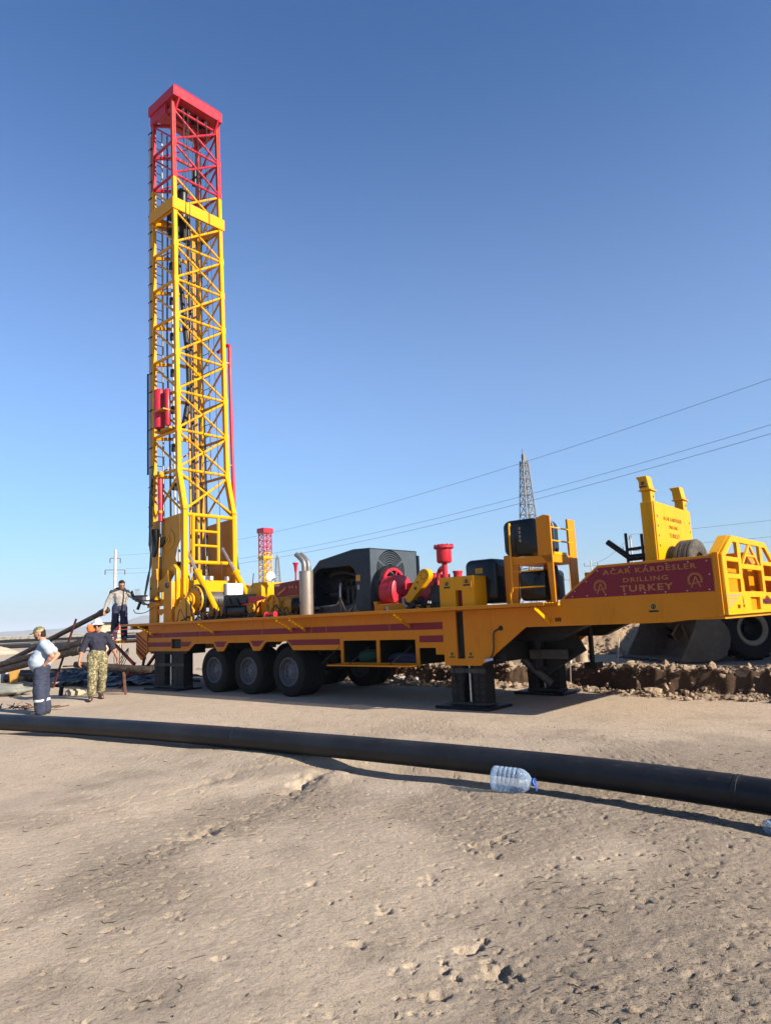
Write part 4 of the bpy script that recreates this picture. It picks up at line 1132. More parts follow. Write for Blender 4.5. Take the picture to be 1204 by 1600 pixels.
# ---- drawworks
dw = MB().plate([[(-4.90, 1.746), (-4.02, 1.746), (-4.02, 2.06), (-4.36, 2.36), (-4.46, 2.42), (-4.56, 2.36), (-4.90, 2.10)]], uwf(.34), (0, .05, 0)).build('drawworks', YEL, rig, .008)
MB().plate([[(-4.90, 1.746), (-4.02, 1.746), (-4.02, 2.06), (-4.36, 2.36), (-4.46, 2.42), (-4.56, 2.36), (-4.90, 2.10)]], uwf(2.55), (0, .05, 0)).build('drawworks_plate', YEL, dw, .006)
MB().lathe([(0, 0), (.08, 0), (.08, .05), (.13, .06), (.13, .09), (.19, .10), (.19, .15), (.16, .16), (.16, .20), (0, .20)], (-4.38, .36, 2.33), (0, 1, 0), 28).build('bearing_hub', YEL, dw)
dd_ = MB().lathe([(.2, .0), (.40, 0), (.42, .015), (.42, .07), (.40, .085), (.36, .085), (.34, .06), (.2, .06)], (-4.30, .60, 2.33), (0, 1, 0), 40, closed=True).build('brake_disc', DARK, dw)
MB().lathe([(.10, 0), (.37, 0), (.38, .02), (.38, .06), (.10, .06)], (-4.30, .55, 2.33), (0, 1, 0), 40, closed=True).build('brake_rim', YELD, dd_)
mb = MB()
for k in range(14):
    t = 2 * PI * k / 14; mb.box((-.03, -.005, -.022), (.03, .02, .022), mat=Matrix.Translation((-4.30 + math.cos(t) * .34, .545, 2.33 + math.sin(t) * .34)) @ Matrix.Rotation(-t, 4, 'Y'))
mb.build('brake_vents', BLK, dd_)
MB().cyl((-4.30, .68, 2.33), (-4.30, 2.5, 2.33), .20, n=28).build('cable_drum', GREASE, dw)
MB().lathe([(.2, .0), (.40, 0), (.42, .015), (.42, .07), (.2, .07)], (-4.30, 2.3, 2.33), (0, 1, 0), 40, closed=True).build('drum_flange', YEL, dw)
mb = MB()
for k in range(26): mb.lathe([(.205, 0), (.225, .011), (.205, .022)], (-4.30, .95 + k * .03, 2.33), (0, 1, 0), 24)
mb.build('wound_cable', STEEL, dw)
mb = MB(); mb.box((-4.0, .6, 1.746), (-3.1, 2.3, 1.86)); mb.box((-3.95, .7, 1.95), (-3.2, .8, 2.0)); mb.box((-3.9, .9, 1.86), (-3.3, 1.3, 2.08))
mb.build('drawworks_base', DARK, rig)
mb = MB()
for k in range(5): mb.cyl((-3.75 + k * .13, .62, 1.96), (-3.75 + k * .13, .95, 1.97), .03, n=10)
mb.cyl((-3.2, .62, 1.95), (-3.2, 1.6, 1.95), .10, n=16)
mb.build('valve_bank', YELD, rig)

# ---- lattice mast
VN, VF = .68, 2.36
def uF(w_):
    return float(np.interp(w_, [2.2, 4.9, 6.05, 18.4], [-4.95, -4.97, -5.28, -5.72]))
def uR(w_):
    return float(np.interp(w_, [2.2, 18.4], [-6.50, -6.86]))
BRK = 15.55
YR = [YEL, RED]
def seg2(mb, p, q, fn):
    """draw p -> q with colour split at the height where the paint changes"""
    p = Vector(p); q = Vector(q)
    if p.z > q.z: p, q = q, p
    if q.z <= BRK or p.z >= BRK: fn(mb, p, q, 1 if p.z >= BRK - .01 else 0)
    else:
        m_ = p.lerp(q, (BRK - p.z) / (q.z - p.z)); fn(mb, p, m_, 0); fn(mb, m_, q, 1)
z0, z1 = 14.42, 14.80; a = uF(14.6) + .075; b = uR(14.6) - .08
mast = MB().plate([[(b, VN - .12), (a + .03, VN - .12), (a + .03, VF + .12), (b, VF + .12)], [(b + .03, VN - .09), (a, VN - .09), (a, VF + .09), (b + .03, VF + .09)]],
                  uvf(z0), (0, 0, z1 - z0)).build('mast', YEL, rig, .004)
for v in (VN, VF):     # node gussets
    for k in range(10):
        z = 6.15 + 1.19 * k
        MB().box((uF(z) - .035, v - .075 if v < 1 else v - .09, z - .10), (uF(z) + .066, v + .09 if v < 1 else v + .075, z + .10)).build('gusset', RED if z > BRK else YEL, mast, .004)
for v in (VN, VF):
    mb = MB()
    zs = [2.2, 4.9, 6.05, BRK, 18.4]
    for a, b in zip(zs[:-1], zs[1:]):
        wd = .15 if b < 6.1 else .125
        mb.bar((uF(a), v, a), (uF(b), v, b), wd, wd, (0, 1, 0), mi=1 if a >= BRK else 0)
    mb.build('mast_leg', YR, mast, .006)
    mb = MB()
    for a, b in ((1.76, BRK), (BRK, 18.4)): mb.bar((uR(a), v, a), (uR(b), v, b), .12, .12, (0, 1, 0), mi=1 if a >= BRK else 0)
    mb.build('mast_leg', YR, mast, .006)
NODES = [6.15 + 1.19 * k for k in range(11)]
def brace(p, q, r=.036):
    mb = MB(); seg2(mb, p, q, lambda m_, a, b, i: m_.cyl(a, b, r, n=10, mi=i)); mb.build('brace', YR, mast)
for k, z in enumerate(NODES):
    if k < 10:
        z2 = NODES[k + 1]
        brace((uF(z), VN, z + .05), (uF(z2), VF, z2 - .05)); brace((uF(z2), VN, z2 - .05), (uF(z) + .001, VF, z + .05))       # front face X
        brace((uR(z2), VN, z2 - .1), (uF(z), VN, z + .06), .032); brace((uR(z), VF, z + .06), (uF(z2), VF, z2 - .06), .032)   # side faces
    brace((uF(z), VN, z), (uF(z), VF, z), .042)
    brace((uR(z), VN, z - .02), (uF(z), VN, z - .02), .045); brace((uR(z), VF, z - .02), (uF(z), VF, z - .02), .045)
    mb = MB(); mi_ = 1 if z > BRK else 0                                                     # rear horizontal brackets
    mb.bar((uR(z), VN, z - .05), (uR(z) + .5, VN + .55, z - .05), .07, .09, mi=mi_); mb.bar((uR(z), VF, z - .05), (uR(z) + .5, VF - .55, z - .05), .07, .09, mi=mi_)
    mb.bar((uR(z) + .5, VN + .55, z - .05), (uR(z) + .5, VF - .55, z - .05), .07, .09, mi=mi_)
    mb.build('guide_bracket', YR, mast)
for k in range(10):
    z, z2 = NODES[k], NODES[k + 1]
    brace((uR(z), VN + .1, z), (uR(z2), VF - .1, z2), .022)
    brace((uR(z) + .5, VN + .5, z + .02), (uF(z) - .1, VN + .04, z + .3), .022)
# lowest bays
brace((uF(6.15), VN, 6.05), (uF(4.95), VF, 4.90)); brace((uF(4.95), VN, 4.90), (uF(6.15), VF, 6.05))
brace((uR(6.15), VN, 6.0), (uF(4.9), VN, 4.8), .032); brace((uR(4.75), VN, 4.8), (uF(6.0), VN, 6.0), .032)
brace((uR(6.15), VF, 6.0), (uF(4.9), VF, 4.8), .032); brace((uR(4.75), VF, 4.8), (uF(6.0), VF, 6.0), .032)
for z in (4.78, 3.42): brace((-4.96, VN, z), (-4.96, VF, z), .055)
for v in (.95, 1.80): brace((-4.95, v, 3.42), (-4.95, v, 4.78), .05)
for z in (4.32, 3.90): brace((-4.95, .95, z), (-4.95, 1.80, z), .038)
# crown block
mb = MB()
u0c, u1c, v0c, v1c = -6.96, -5.46, .54, 2.40
mb.box((u0c, v0c, 18.30), (u1c, v1c, 18.64))
mb.add([(u0c + .02, v0c + .02, 18.65), (u1c - .01, v0c + .01, 18.65), (u1c - .01, v1c - .01, 18.65), (u0c + .02, v1c - .02, 18.65),
        (u0c + .25, v0c + .2, 18.80), (u1c - .12, v0c + .12, 18.80), (u1c - .12, v1c - .12, 18.80), (u0c + .25, v1c - .2, 18.80)],
       [(0, 1, 2, 3), (7, 6, 5, 4), (0, 4, 5, 1), (1, 5, 6, 2), (2, 6, 7, 3), (3, 7, 4, 0)])
crown = mb.build('crown_block', RED, mast, .008)
mb = MB()
for v in (.72, 2.2): mb.plate([[(-5.55, 18.30), (-5.42, 18.30), (-5.66, 17.95), (-5.72, 17.95)]], uwf(v), (0, .06, 0))
for v in (.62, 2.28): mb.box((-6.9, v - .03, 17.95), (-6.0, v + .03, 18.30))
mb.box((-6.2, .7, 18.0), (-6.1, 2.3, 18.29)); 
mb.build('crown_bracket', RED, crown)
mb = MB()
for v in (1.0, 1.25, 1.55, 1.85): mb.cyl((-5.85, v, 18.16), (-5.85, v + .06, 18.16), .16, n=20)
mb.build('sheave', DARK, crown)
# ladder up the left side
lad = MB()
for v in (.74, 1.04): lad.bar((uR(2.4) - .10, v, 3.3), (uR(18) - .10, v, 18.0), .035, .05, (0, 1, 0))
ladder = lad.build('ladder', PALEG, mast)
lrung = MB()
z = 3.5
while z < 17.9:
    lrung.cyl((uR(z) - .10, .74, z), (uR(z) - .10, 1.04, z), .012, n=6); z += .30
kind(lrung.build('rung', DARK, ladder), 'stuff')
mb = MB(); z = 4.6
while z < 17.9:
    mb.bar((uR(z) - .16, VN - .10, z), (uR(z) + .02, VN - .07, z + .04), .02, .03, (0, 1, 0)); z += .595
kind(mb.build('conduit_clamp', DARK, mast), 'stuff')
# ladder inside the far side
mb = MB()
z = 6.4
while z < 17.6:
    mb.cyl((uR(z) + .02, VF + .02, z), (uR(z) + .45, VF + .02, z), .012, n=6); z += .40
mb.cyl((uR(6) + .45, VF + .02, 6.2), (uR(17.6) + .45, VF + .02, 17.7), .014, n=8)
mb.build('inner_ladder', GREASE, mast)
mb = MB()
z = 3.6
mb.bar((-5.95, 1.55, 3.2), (-6.25, 1.55, 14.2), .05, .05); mb.bar((-5.95, 1.78, 3.2), (-6.25, 1.78, 14.2), .11, .09)
while z < 14:
    uu_ = -5.95 - .3 * (z - 3.2) / 11
    mb.bar((uu_, 1.53, z), (uu_, 1.78, z), .035, .05); z += .42
mb.build('rack_rail', YELD, mast)
# grey guide pipes with dark clamps, black kelly, loose hoses
gp = MB()
for v in (1.02, 1.14): gp.cyl((-5.92, v, 2.9), (-6.30, v, 14.0), .033, n=12)
gpo = gp.build('guide_pipe', PALEG, mast)
for k in range(10):
    z = 3.4 + k * 1.19
    MB().box((-5.92 - .034 * (z - 2.9) - .06, .96, z - .12), (-5.92 - .034 * (z - 2.9) + .06, 1.20, z + .12)).build('pipe_clamp', DARK, gpo)
MB().cyl((-5.55, 1.42, 2.5), (-5.98, 1.42, 15.0), .05, n=16).build('kelly_bar', BLK, mast)
MB().tube(smooth_path([(-6.05, 1.00, 14.7), (-6.0, .98, 14.2), (-5.9, 1.15, 12), (-5.85, 1.30, 10.3), (-5.85, 1.38, 9), (-5.85, 1.32, 8.2), (-5.85, 1.22, 7.7), (-5.85, 1.16, 7.6)], 6), [.07] * 30 + [.085] * 13, 12).build('rotary_hose', HOSE, mast)
MB().tube(smooth_path([(-6.0, 1.05, 14.8), (-6.0, 1.12, 13.0), (-5.95, 1.25, 11), (-5.85, 1.36, 9.5), (-5.85, 1.45, 8.4)], 6), .045, 10).build('rotary_hose', HOSE, mast)
mb = MB(); mb.box((-6.35, .9, 14.5), (-5.9, 1.2, 15.1)); mb.cyl((-6.1, 1.3, 14.6), (-6.1, 1.3, 15.6), .16, n=16); mb.box((-6.25, 1.25, 13.9), (-5.95, 1.5, 14.6))
mb.cyl((-6.1, 1.75, 16.0), (-6.1, 1.75, 16.7), .09, n=12)
mb.build('travelling_block', BLK, mast, .01)
for k, (v, zb, ub) in enumerate(((1.0, 2.6, -5.0), (1.15, 2.6, -5.05), (1.52, 3.6, -5.2), (1.86, 2.6, -4.9))):
    MB().cyl((-5.62, v + .02, 18.15), (ub + .06, v, zb), .010, n=6).build('hoist_rope', GREASE, mast)
for k, v in enumerate((1.3, 1.42, 1.65)):
    MB().cyl((-6.05, v, 18.1), (-6.1, v, 15.2), .010, n=6).build('hoist_rope', GREASE, mast)
for k, (v, u_) in enumerate(((.86, -6.0), (.92, -6.12), (1.98, -6.1), (2.1, -6.0))):
    MB().tube(smooth_path([(u_ - .3, v, 17.5), (u_ - .28, v + .03, 14), (u_ - .15, v - .03, 10), (u_ - .05, v + .02, 7), (u_ + .1, v, 3.2)], 6), .02 + .006 * (k % 2), 7).build('mast_hose', HOSE, mast)
# hook and chain above the winch
mb = MB(); mb.cyl((-5.12, 1.52, 3.40), (-5.12, 1.52, 3.62), .035, n=10); mb.lathe([(.045, 0), (.06, .012), (.045, .024)], (-5.12, 1.51, 3.30), (0, 1, 0), 16, closed=True)
for k in range(5): mb.lathe([(.022, 0), (.034, .01), (.022, .02)], (-5.12, 1.52, 3.22 - k * .05), (1, 0, 0) if k % 2 else (0, 1, 0), 12, closed=True)
mb.box((-5.16, 1.46, 2.72), (-5.08, 1.58, 2.96))
mb.build('lifting_hook', STEEL, rig)
# red accumulators and feed cylinder on the near face
fr_ = MB().lathe([(0, 0), (.10, 0), (.16, .04), (.165, .08), (.165, 1.18), (.15, 1.22), (.06, 1.26), (0, 1.26)], (-6.06, .53, 7.45), (-.03, 0, 1), 28).build('accumulator', RED, mast)
MB().lathe([(0, 0), (.07, 0), (.085, .03), (.085, 1.10), (.07, 1.13), (0, 1.13)], (-5.68, .57, 7.50), (-.03, 0, 1), 20).build('accumulator', RED, mast)
mb = MB(); mb.box((-6.3, .5, 7.38), (-5.5, .70, 7.44)); mb.box((-6.2, .36, 7.95), (-5.6, .70, 7.99)); mb.build('accumulator_bracket', YELD, mast)
mb = MB(); mb.cyl((-6.03, .50, 7.38), (-6.03, .50, 7.45), .05, n=10); mb.build('accumulator_valve', BLK, fr_)
fc = MB().cyl((-5.99, .52, 5.98), (-5.93, .52, 4.66), .075, n=20).build('feed_cylinder', RED, mast, .008)
MB().cyl((-5.93, .52, 4.66), (-5.92, .52, 4.30), .03, n=12).build('cylinder_rod', CHROME, fc)
mb = MB(); mb.box((-6.0, .42, 6.02), (-5.86, .62, 6.14)); mb.plate([circle(-5.90, 6.02, .07, 14)], uwf(.44), (0, .16, 0)); mb.box((-6.0, .43, 4.90), (-5.86, .60, 4.98)); mb.build('cylinder_lug', YELD, fc, .006)
MB().lathe([(.05, 0), (.075, .02), (.05, .04)], (-5.92, .50, 4.24), (0, 1, 0), 18, closed=True).build('chain_shackle', STEEL, fc)
mb = MB(); mb.cyl((-5.92, .52, 4.18), (-5.90, .52, 3.0), .018, n=8); mb.build('pull_cable', GREASE, fc)
# web plates and foot of the mast
web = [(-6.46, 2.95), (-6.46, 4.72), (-5.05, 4.80), (-5.05, 4.05), (-5.22, 3.85), (-5.30, 3.55), (-5.18, 3.25), (-5.5, 2.95)]
wh = [(-6.20, 3.66), (-5.98, 3.66), (-5.98, 4.02), (-6.20, 4.02)]
wp = MB().plate([web, wh], uwf(VN - .095), (0, .03, 0)).build('web_plate', YELD, mast, .004)
mb = MB()
mb.plate([circle(-5.62, 4.12, .11, 16), circle(-5.62, 4.12, .05, 12)], uwf(VN - .14), (0, .045, 0)); mb.plate([circle(-5.60, 4.1, .30, 20)], uwf(VN - .115), (0, .018, 0))
mb.build('web_boss', YELD, wp, .004)
MB().plate([[(-6.46, 2.3), (-6.46, 4.72), (-5.05, 4.80), (-5.05, 2.3)]], uwf(VF + .065), (0, .03, 0)).build('web_plate', YELD, mast)
MB().plate([[(.78, 2.40), (2.28, 2.40), (2.28, 3.30), (1.9, 3.38), (1.75, 2.95), (.78, 2.95)]], vwf(-6.3), (.03, 0, 0)).build('web_plate', YELD, mast)
# support column (trunnion stand)
stand = MB().plate([[(-6.38, 1.746), (-6.38, 3.02), (-6.18, 3.30), (-6.02, 3.30), (-5.98, 2.90), (-5.62, 3.02), (-5.42, 3.22), (-5.36, 2.80), (-5.62, 2.62), (-5.98, 2.62), (-5.98, 1.746)]], uwf(.44), (0, .10, 0)).build('mast_stand', YELD, rig, .008)
MB().box((-5.50, .36, 1.746), (-5.10, .62, 2.88)).build('stand_column', YELD, stand, .015, 2)
MB().plate([[(-5.22, 1.75), (-5.08, 1.75), (-5.02, 2.7), (-5.04, 3.22), (-5.20, 3.36), (-5.34, 3.30), (-5.34, 3.18), (-5.22, 3.20), (-5.14, 3.06), (-5.14, 2.7)]], uwf(.48), (0, .12, 0)).build('stand_arm', YEL, stand, .006)
MB().plate([[(-6.42, 2.20), (-5.08, 2.24), (-5.08, 2.40), (-5.5, 2.42), (-6.42, 2.32)]], uwf(.40), (0, .04, 0)).build('stand_rail', YELD, stand, .004)
MB().plate([[(-6.40, 2.14), (-5.5, 2.14), (-5.6, 2.02), (-5.72, 1.96), (-5.84, 2.02), (-5.9, 2.14)]], uwf(.41), (0, .02, 0)).build('stand_rail', YELD, stand, .004)
mb = MB(); mb.cyl((-5.30, .355, 2.78), (-5.30, .32, 2.78), .07, n=20); mb.build('pivot_pin', GREASE, stand)
for u in (-6.30, -5.90): MB().cyl((u, .44, 2.75), (u, .425, 2.75), .03, n=10).build('stand_bolt', DARK, stand)
for u in (-6.34, -5.45, -5.15): MB().cyl((u, .40, 2.28), (u, .385, 2.28), .025, n=10).build('stand_bolt', DARK, stand)
mb = MB(); mb.cyl((-5.78, .36, 2.36), (-5.78, .36, 2.52), .02, n=8); mb.lathe([(.03, 0), (.10, .02), (.06, .10), (.02, .16), (0, .16)], (-5.78, .34, 2.38), (0, 0, 1), 16); mb.box((-5.90, .32, 2.26), (-5.66, .42, 2.31)); mb.tube([(-5.78, .34, 2.52), (-5.80, .36, 3.0), (-5.86, .44, 4.2)], .010, 6)
mb.build('swivel_lamp', YEL, stand)
st2 = MB().box((-6.38, 2.46, 1.746), (-5.10, 2.62, 2.9)).build('mast_stand', YELD, rig, .01)
mb = MB(); mb.box((-5.08, .74, 2.52), (-4.84, 2.30, 2.90)); mb.box((-5.0, .74, 2.05), (-4.86, .95, 2.52)); mb.box((-5.0, 2.05, 2.05), (-4.86, 2.30, 2.52))
cb = mb.build('cross_beam', YEL, rig, .012)
for v0, v1 in ((.70, .80), (2.22, 2.32)):
    MB().plate([[(-5.04, 1.75), (-4.82, 1.75), (-4.86, 2.95), (-5.0, 3.30), (-5.14, 3.30)]], uwf(v0), (0, v1 - v0, 0)).build('leg_foot', YEL, rig, .006)
mb = MB(); mb.plate([[(2.3, 1.75), (2.38, 1.75), (2.38, 3.2), (2.2, 3.3), (2.2, 2.9)]], vwf(-5.0), (.30, 0, 0)); mb.build('far_foot', YEL, rig, .006)
mb = MB()
for v in (1.15, 1.42, 2.0): mb.box((-4.94, v, 2.90), (-4.80, v + .10, 3.02))
mb.build('relay_boxes', WHITE, rig, .005)
# raising cylinders
for v in (.86, 2.16):
    c = MB().lathe([(0, 0), (.06, 0), (.085, .02), (.085, 1.44), (.10, 1.45), (.10, 1.52), (.05, 1.53), (0, 1.53)], (-3.68, v, 1.96), Vector((-.95, 0, 1.18)), 24).build('raising_cylinder', YEL, rig)
    MB().cyl((-4.63, v, 3.14), (-5.25, v, 3.90), .042, n=16).build('cylinder_rod', CHROME, c)
    mb = MB(); mb.plate([[(-3.85, 1.746), (-3.45, 1.746), (-3.55, 2.05), (-3.75, 2.05)]], uwf(v - .11), (0, .03, 0)); mb.plate([[(-3.85, 1.746), (-3.45, 1.746), (-3.55, 2.05), (-3.75, 2.05)]], uwf(v + .08), (0, .03, 0)); mb.cyl((-3.66, v - .13, 1.97), (-3.66, v + .13, 1.97), .04, n=14)
    mb.build('cylinder_bracket', YELD, c, .004)
# standpipe
MB().tube(smooth_path([(-5.8, 2.40, 10.28), (-5.55, 2.52, 10.45), (-5.46, 2.56, 10.48), (-5.40, 2.58, 10.42), (-5.39, 2.58, 10.3), (-5.38, 2.58, 9.5), (-5.30, 2.58, 7), (-5.17, 2.58, 3.95)], 5), .055, 14).build('standpipe', RED, mast)
MB().tube(smooth_path([(-5.17, 2.58, 3.95), (-5.16, 2.58, 3.7), (-5.08, 2.60, 3.2), (-5.0, 2.7, 2.6)], 4), .05, 10).build('standpipe_hose', HOSE, mast)
mb = MB(); mb.bar((uF(9.9), VF, 9.85), (-5.36, 2.58, 9.85), .03, .03); mb.bar((uF(6.5), VF, 6.5), (-5.27, 2.58, 6.5), .03, .03); mb.build('pipe_bracket', YELD, mast)
# hose bundle and cable reel at the rear left of the mast
for k in range(5):
    o_ = k * .03; j = (k % 3 - 1) * .06
    MB().tube(smooth_path([(-6.36 - o_ * .3, .52, 6.4 - k * .3), (-6.30 - o_ * .6, .44 + j * .4, 5.6), (-6.24 - o_ * .7, .40 + j * .4, 4.6), (-6.18 - j * .5, .34, 4.0), (-6.08 + j * .5, .30, 3.5), (-6.14 - j * .5, .26, 3.05), (-6.24, .22, 2.62 - k * .02)], 6), .022, 7).build('control_hose', HOSE, rig)
MB().tube(smooth_path([(uR(z_) - .19, VN - .10, z_) for z_ in (9.4, 8.6, 7.4, 6.2)], 5), .028, 8).build('control_hose', HOSE, mast)
MB().tube(smooth_path([(uR(z_) - .115, VN - .06, z_) for z_ in (17.6, 14, 11, 7, 4)], 5), .042, 8).build('cable_conduit', PALEG, mast)
MB().plate([[(-6.42, 4.48), (-6.06, 4.46), (-6.02, 3.9), (-6.20, 3.64), (-6.44, 4.02)]], uwf(.42), (0, .10, 0)).build('cable_reel', BLK, rig, .01)
MB().plate([circle(-6.02, 4.2, .30, 22, PI, 2 * PI)], uwf(.50), (0, .06, 0)).build('sheave_guard', BLK, mast, .006)
# driller's console on a swing arm
con = MB(); con.box((-6.42, .02, 2.38), (-5.92, .30, 2.44)); con.box((-6.50, -.02, 2.44), (-6.22, .30, 2.56)); con.bar((-6.30, .12, 2.38), (-6.42, .10, 2.16), .06, .07); con.bar((-5.95, .2, 2.40), (-5.75, .44, 2.40), .08, .08)
console = con.build('control_console', BLK, rig, .008)
MB().lathe([(.085, 0), (.105, .01), (.105, .03), (.085, .04)], (-6.50, -.04, 2.60), (.3, 1, .2), 20, closed=True).build('console_wheel', BLK, console)
mb = MB()
for k in range(5): mb.cyl((-6.42 + k * .06, .05, 2.58), (-6.42 + k * .06, .02, 2.72), .008, n=6); mb.lathe([(0, 0), (.016, .008), (.016, .022), (0, .03)], (-6.42 + k * .06, .02, 2.71), (0, 0, 1), 8)
mb.build('console_lever', STEEL, console)
MB().box((-5.98, .0, 2.40), (-5.78, .10, 2.49)).build('console_plate', REFW, console, .006)
MB().tube(smooth_path([(-6.45, .0, 2.16), (-6.3, -.02, 2.06), (-6.0, .1, 2.06), (-5.9, .3, 2.2)], 5), .012, 6).build('console_hose', HOSE, console)

# ---- folding working platform at the rear (stands on its own legs)
plat = tag(empty('access_platform', RW(-7.45, .3, 0), RROT), 'red folding access platform with striped edges behind the rig tail under the standing man', 'platform')
# local: x along rig, y across, z up, origin (-7.45, .3)
def pl(u, v, z): return (u + 7.45, v - .3, z)
MB().box(pl(-8.15, -.35, 1.24), pl(-6.72, 1.5, 1.30)).build('platform_floor', ORG, plat, .005)
mb = MB(); mb.box(pl(-8.15, -.375, 1.22), pl(-6.72, -.352, 1.315)); mb.build('platform_edge', ORG, plat, .003)
for k in range(4): MB().box(pl(-7.30 + k * .13, -.382, 1.235), pl(-7.22 + k * .13, -.377, 1.30)).build('reflector', REFL, plat)
stp = MB().plate([[(.05, 1.30), (.85, 1.76), (.85, 1.66), (.20, 1.24)]], lambda a, b: (a, -.66, b), (0, .03, 0)).build('stair_side', RED, plat, .003)
MB().plate([[(.05, 1.30), (.85, 1.76), (.85, 1.66), (.20, 1.24)]], lambda a, b: (a, .3, b), (0, .03, 0)).build('stair_side', RED, plat, .003)
for k in range(3):
    MB().box((.18 + k * .22, -.63, 1.37 + k * .12), (.36 + k * .22, .3, 1.39 + k * .12)).build('stair_tread', REDD, plat)
    MB().box((.20 + k * .2, -.668, 1.36 + k * .10), (.34 + k * .2, -.662, 1.40 + k * .10)).build('reflector', REFW, plat)
for v in (-.30, 1.3):
    MB().bar(pl(-6.95, v, 1.22), pl(-8.55, v, .0), .05, .09, (0, 1, 0)).build('platform_leg', REDD, plat)
    MB().bar(pl(-7.05, v + .06, 1.22), pl(-5.95, v + .06, .66), .05, .08, (0, 1, 0)).build('platform_leg', REDD, plat)
    MB().bar(pl(-6.0, v + .1, .70), pl(-6.8, v + .1, .0), .05, .07, (0, 1, 0)).build('platform_leg', REDD, plat)
    MB().bar(pl(-7.95, v, 1.22), pl(-8.35, v, .0), .05, .07, (0, 1, 0)).build('platform_leg', REDD, plat)
MB().bar(pl(-6.4, -.24, .35), pl(-6.4, 1.4, .35), .05, .05).build('platform_tie', REDD, plat)
for k in range(4):
    MB().tube(smooth_path([pl(-6.9 + k * .12, -.3, 1.2), pl(-6.85 + k * .15, -.35, .8 + k * .06), pl(-6.7 + k * .12, -.38, .62), pl(-6.5 + k * .1, -.3, .9), pl(-6.35, -.2, 1.1)], 5), .009, 6).build('hanging_cable', HOSE, plat)

# ================================================================== LOOSE THINGS ROUND THE RIG
# spare tyre standing in the gooseneck well
sp = first.copy(); COL.objects.link(sp); sp.name = 'spare_tyre'; sp.parent = None
sp.location = RW(8.40, 1.28, 2.125); sp.rotation_euler = (0, 0, RROT + PI / 2)
tag(sp, 'dusty spare tyre propped upright behind the maroon lettered side panel', 'tyre')
sp.data = first.data.copy(); sp.data.materials.clear(); sp.data.materials.append(RUBDUST)
rm = MB().lathe([(.30, -.11), (.30, .11), (.24, .09), (.20, .02), (.10, .02), (0, .02)], (0, 0, 0), (0, 1, 0), 30).build('rim', RIMD, sp)
sp.scale = (.97, 1.0, .97)
MB().box((8.1, .9, 1.44), (8.75, 1.7, 1.61)).build('tyre_cradle', YELD, rig)
# goods inside the open tool locker
def lump(name, c, s, mat, seed, rz=0.0, fold=.35):
    bm = bmesh.new(); bmesh.ops.create_icosphere(bm, subdivisions=4, radius=1)
    vs = np.array([v.co[:] for v in bm.verts]); fsx = np.array([[v.index for v in f.verts] for f in bm.faces]); bm.free()
    k = 1 + fold * vnoise3(vs[:, 0] * 1.7 + seed, vs[:, 1] * 1.7, vs[:, 2] * 1.7, 3) + fold * .6 * np.abs(vnoise3(vs[:, 0] * 4 + seed, vs[:, 1] * 4, vs[:, 2] * 4, 4))
    p = np.sign(vs) * np.abs(vs) ** .75 * k[:, None] * np.array(s)
    p[:, 2] = np.maximum(p[:, 2], -s[2] * .8)
    o = raw_mesh(name, p, fsx, mat); o.location = c; o.rotation_euler = (0, 0, rz)
    return o
tag(lump('tool_bag', RW(2.28, .35, .86), (.28, .2, .13), GREENB, 3, RROT, .2), 'green bag lying in the left bay of the open tool locker', 'bag')
tag(lump('blue_bundle', RW(3.25, .38, .83), (.40, .22, .10), BLUEB, 9, RROT, .4), 'dark blue bundle of cloth in the right bay of the open tool locker', 'bundle')
tag(lump('grey_pack', RW(2.66, .30, .80), (.10, .14, .06), CANV, 5, RROT, .3), 'small grey pack beside the green bag in the tool locker', 'pack')

# foreground poly pipe
pp = []
for y in np.linspace(2.4, 17.5, 90):
    x = float(pipe_x(min(y, 15.4))) if y < 15.4 else float(pipe_x(15.4)) - (y - 15.4) * 2.0
    pp.append(Vector((x, y, .145 + .006 * math.sin(y * 1.3))))
PIPEM, nt, p = new_mat('poly_pipe')
n1 = tex_noise(nt, 1.6, 6, .65); n2 = tex_noise(nt, 14, 6, .75, stretch=(1, 1, 3))
c1 = ramp(nt, n1.outputs['Fac'], [(.35, (.007, .008, .010)), (.7, (.022, .023, .025))])
f2 = ramp(nt, n2.outputs['Fac'], [(.56, (0, 0, 0)), (.80, (.26, .26, .26))]); p.inputs['Specular IOR Level'].default_value = .28
tcg = nt.nodes.new('ShaderNodeNewGeometry'); sx = nt.nodes.new('ShaderNodeSeparateXYZ'); nt.links.new(tcg.outputs['Normal'], sx.inputs[0])
up = ramp(nt, sx.outputs['Z'], [(.45, (.12, .12, .12)), (.95, (1, 1, 1))])
mm_ = nt.nodes.new('ShaderNodeMath'); mm_.operation = 'MULTIPLY'; nt.links.new(f2.outputs[0], mm_.inputs[0]); nt.links.new(up.outputs[0], mm_.inputs[1])
nt.links.new(mixc(nt, mm_.outputs[0], c1.outputs[0], (.30, .25, .19)), p.inputs['Base Color'])
rr2 = ramp(nt, n2.outputs['Fac'], [(.4, (.34, .34, .34)), (.7, (.62, .62, .62))]); nt.links.new(rr2.outputs[0], p.inputs['Roughness'])
bb = nt.nodes.new('ShaderNodeBump'); bb.inputs['Strength'].default_value = .12; bb.inputs['Distance'].default_value = .02; nt.links.new(n2.outputs['Fac'], bb.inputs['Height']); nt.links.new(bb.outputs[0], p.inputs['Normal'])
fp = MB().tube(pp, .132, 40).build('poly_pipe', PIPEM)
tag(fp, 'long black plastic pipe lying across the sandy foreground', 'pipe')
for fx in (.22, .47, .72):
    j = int(fx * 89); d = (pp[j + 1] - pp[j]).normalized()
    MB().lathe([(.131, -.02), (.136, -.012), (.133, 0), (.136, .012), (.131, .02)], pp[j], d, 40).build('weld_seam', PIPEM, fp)

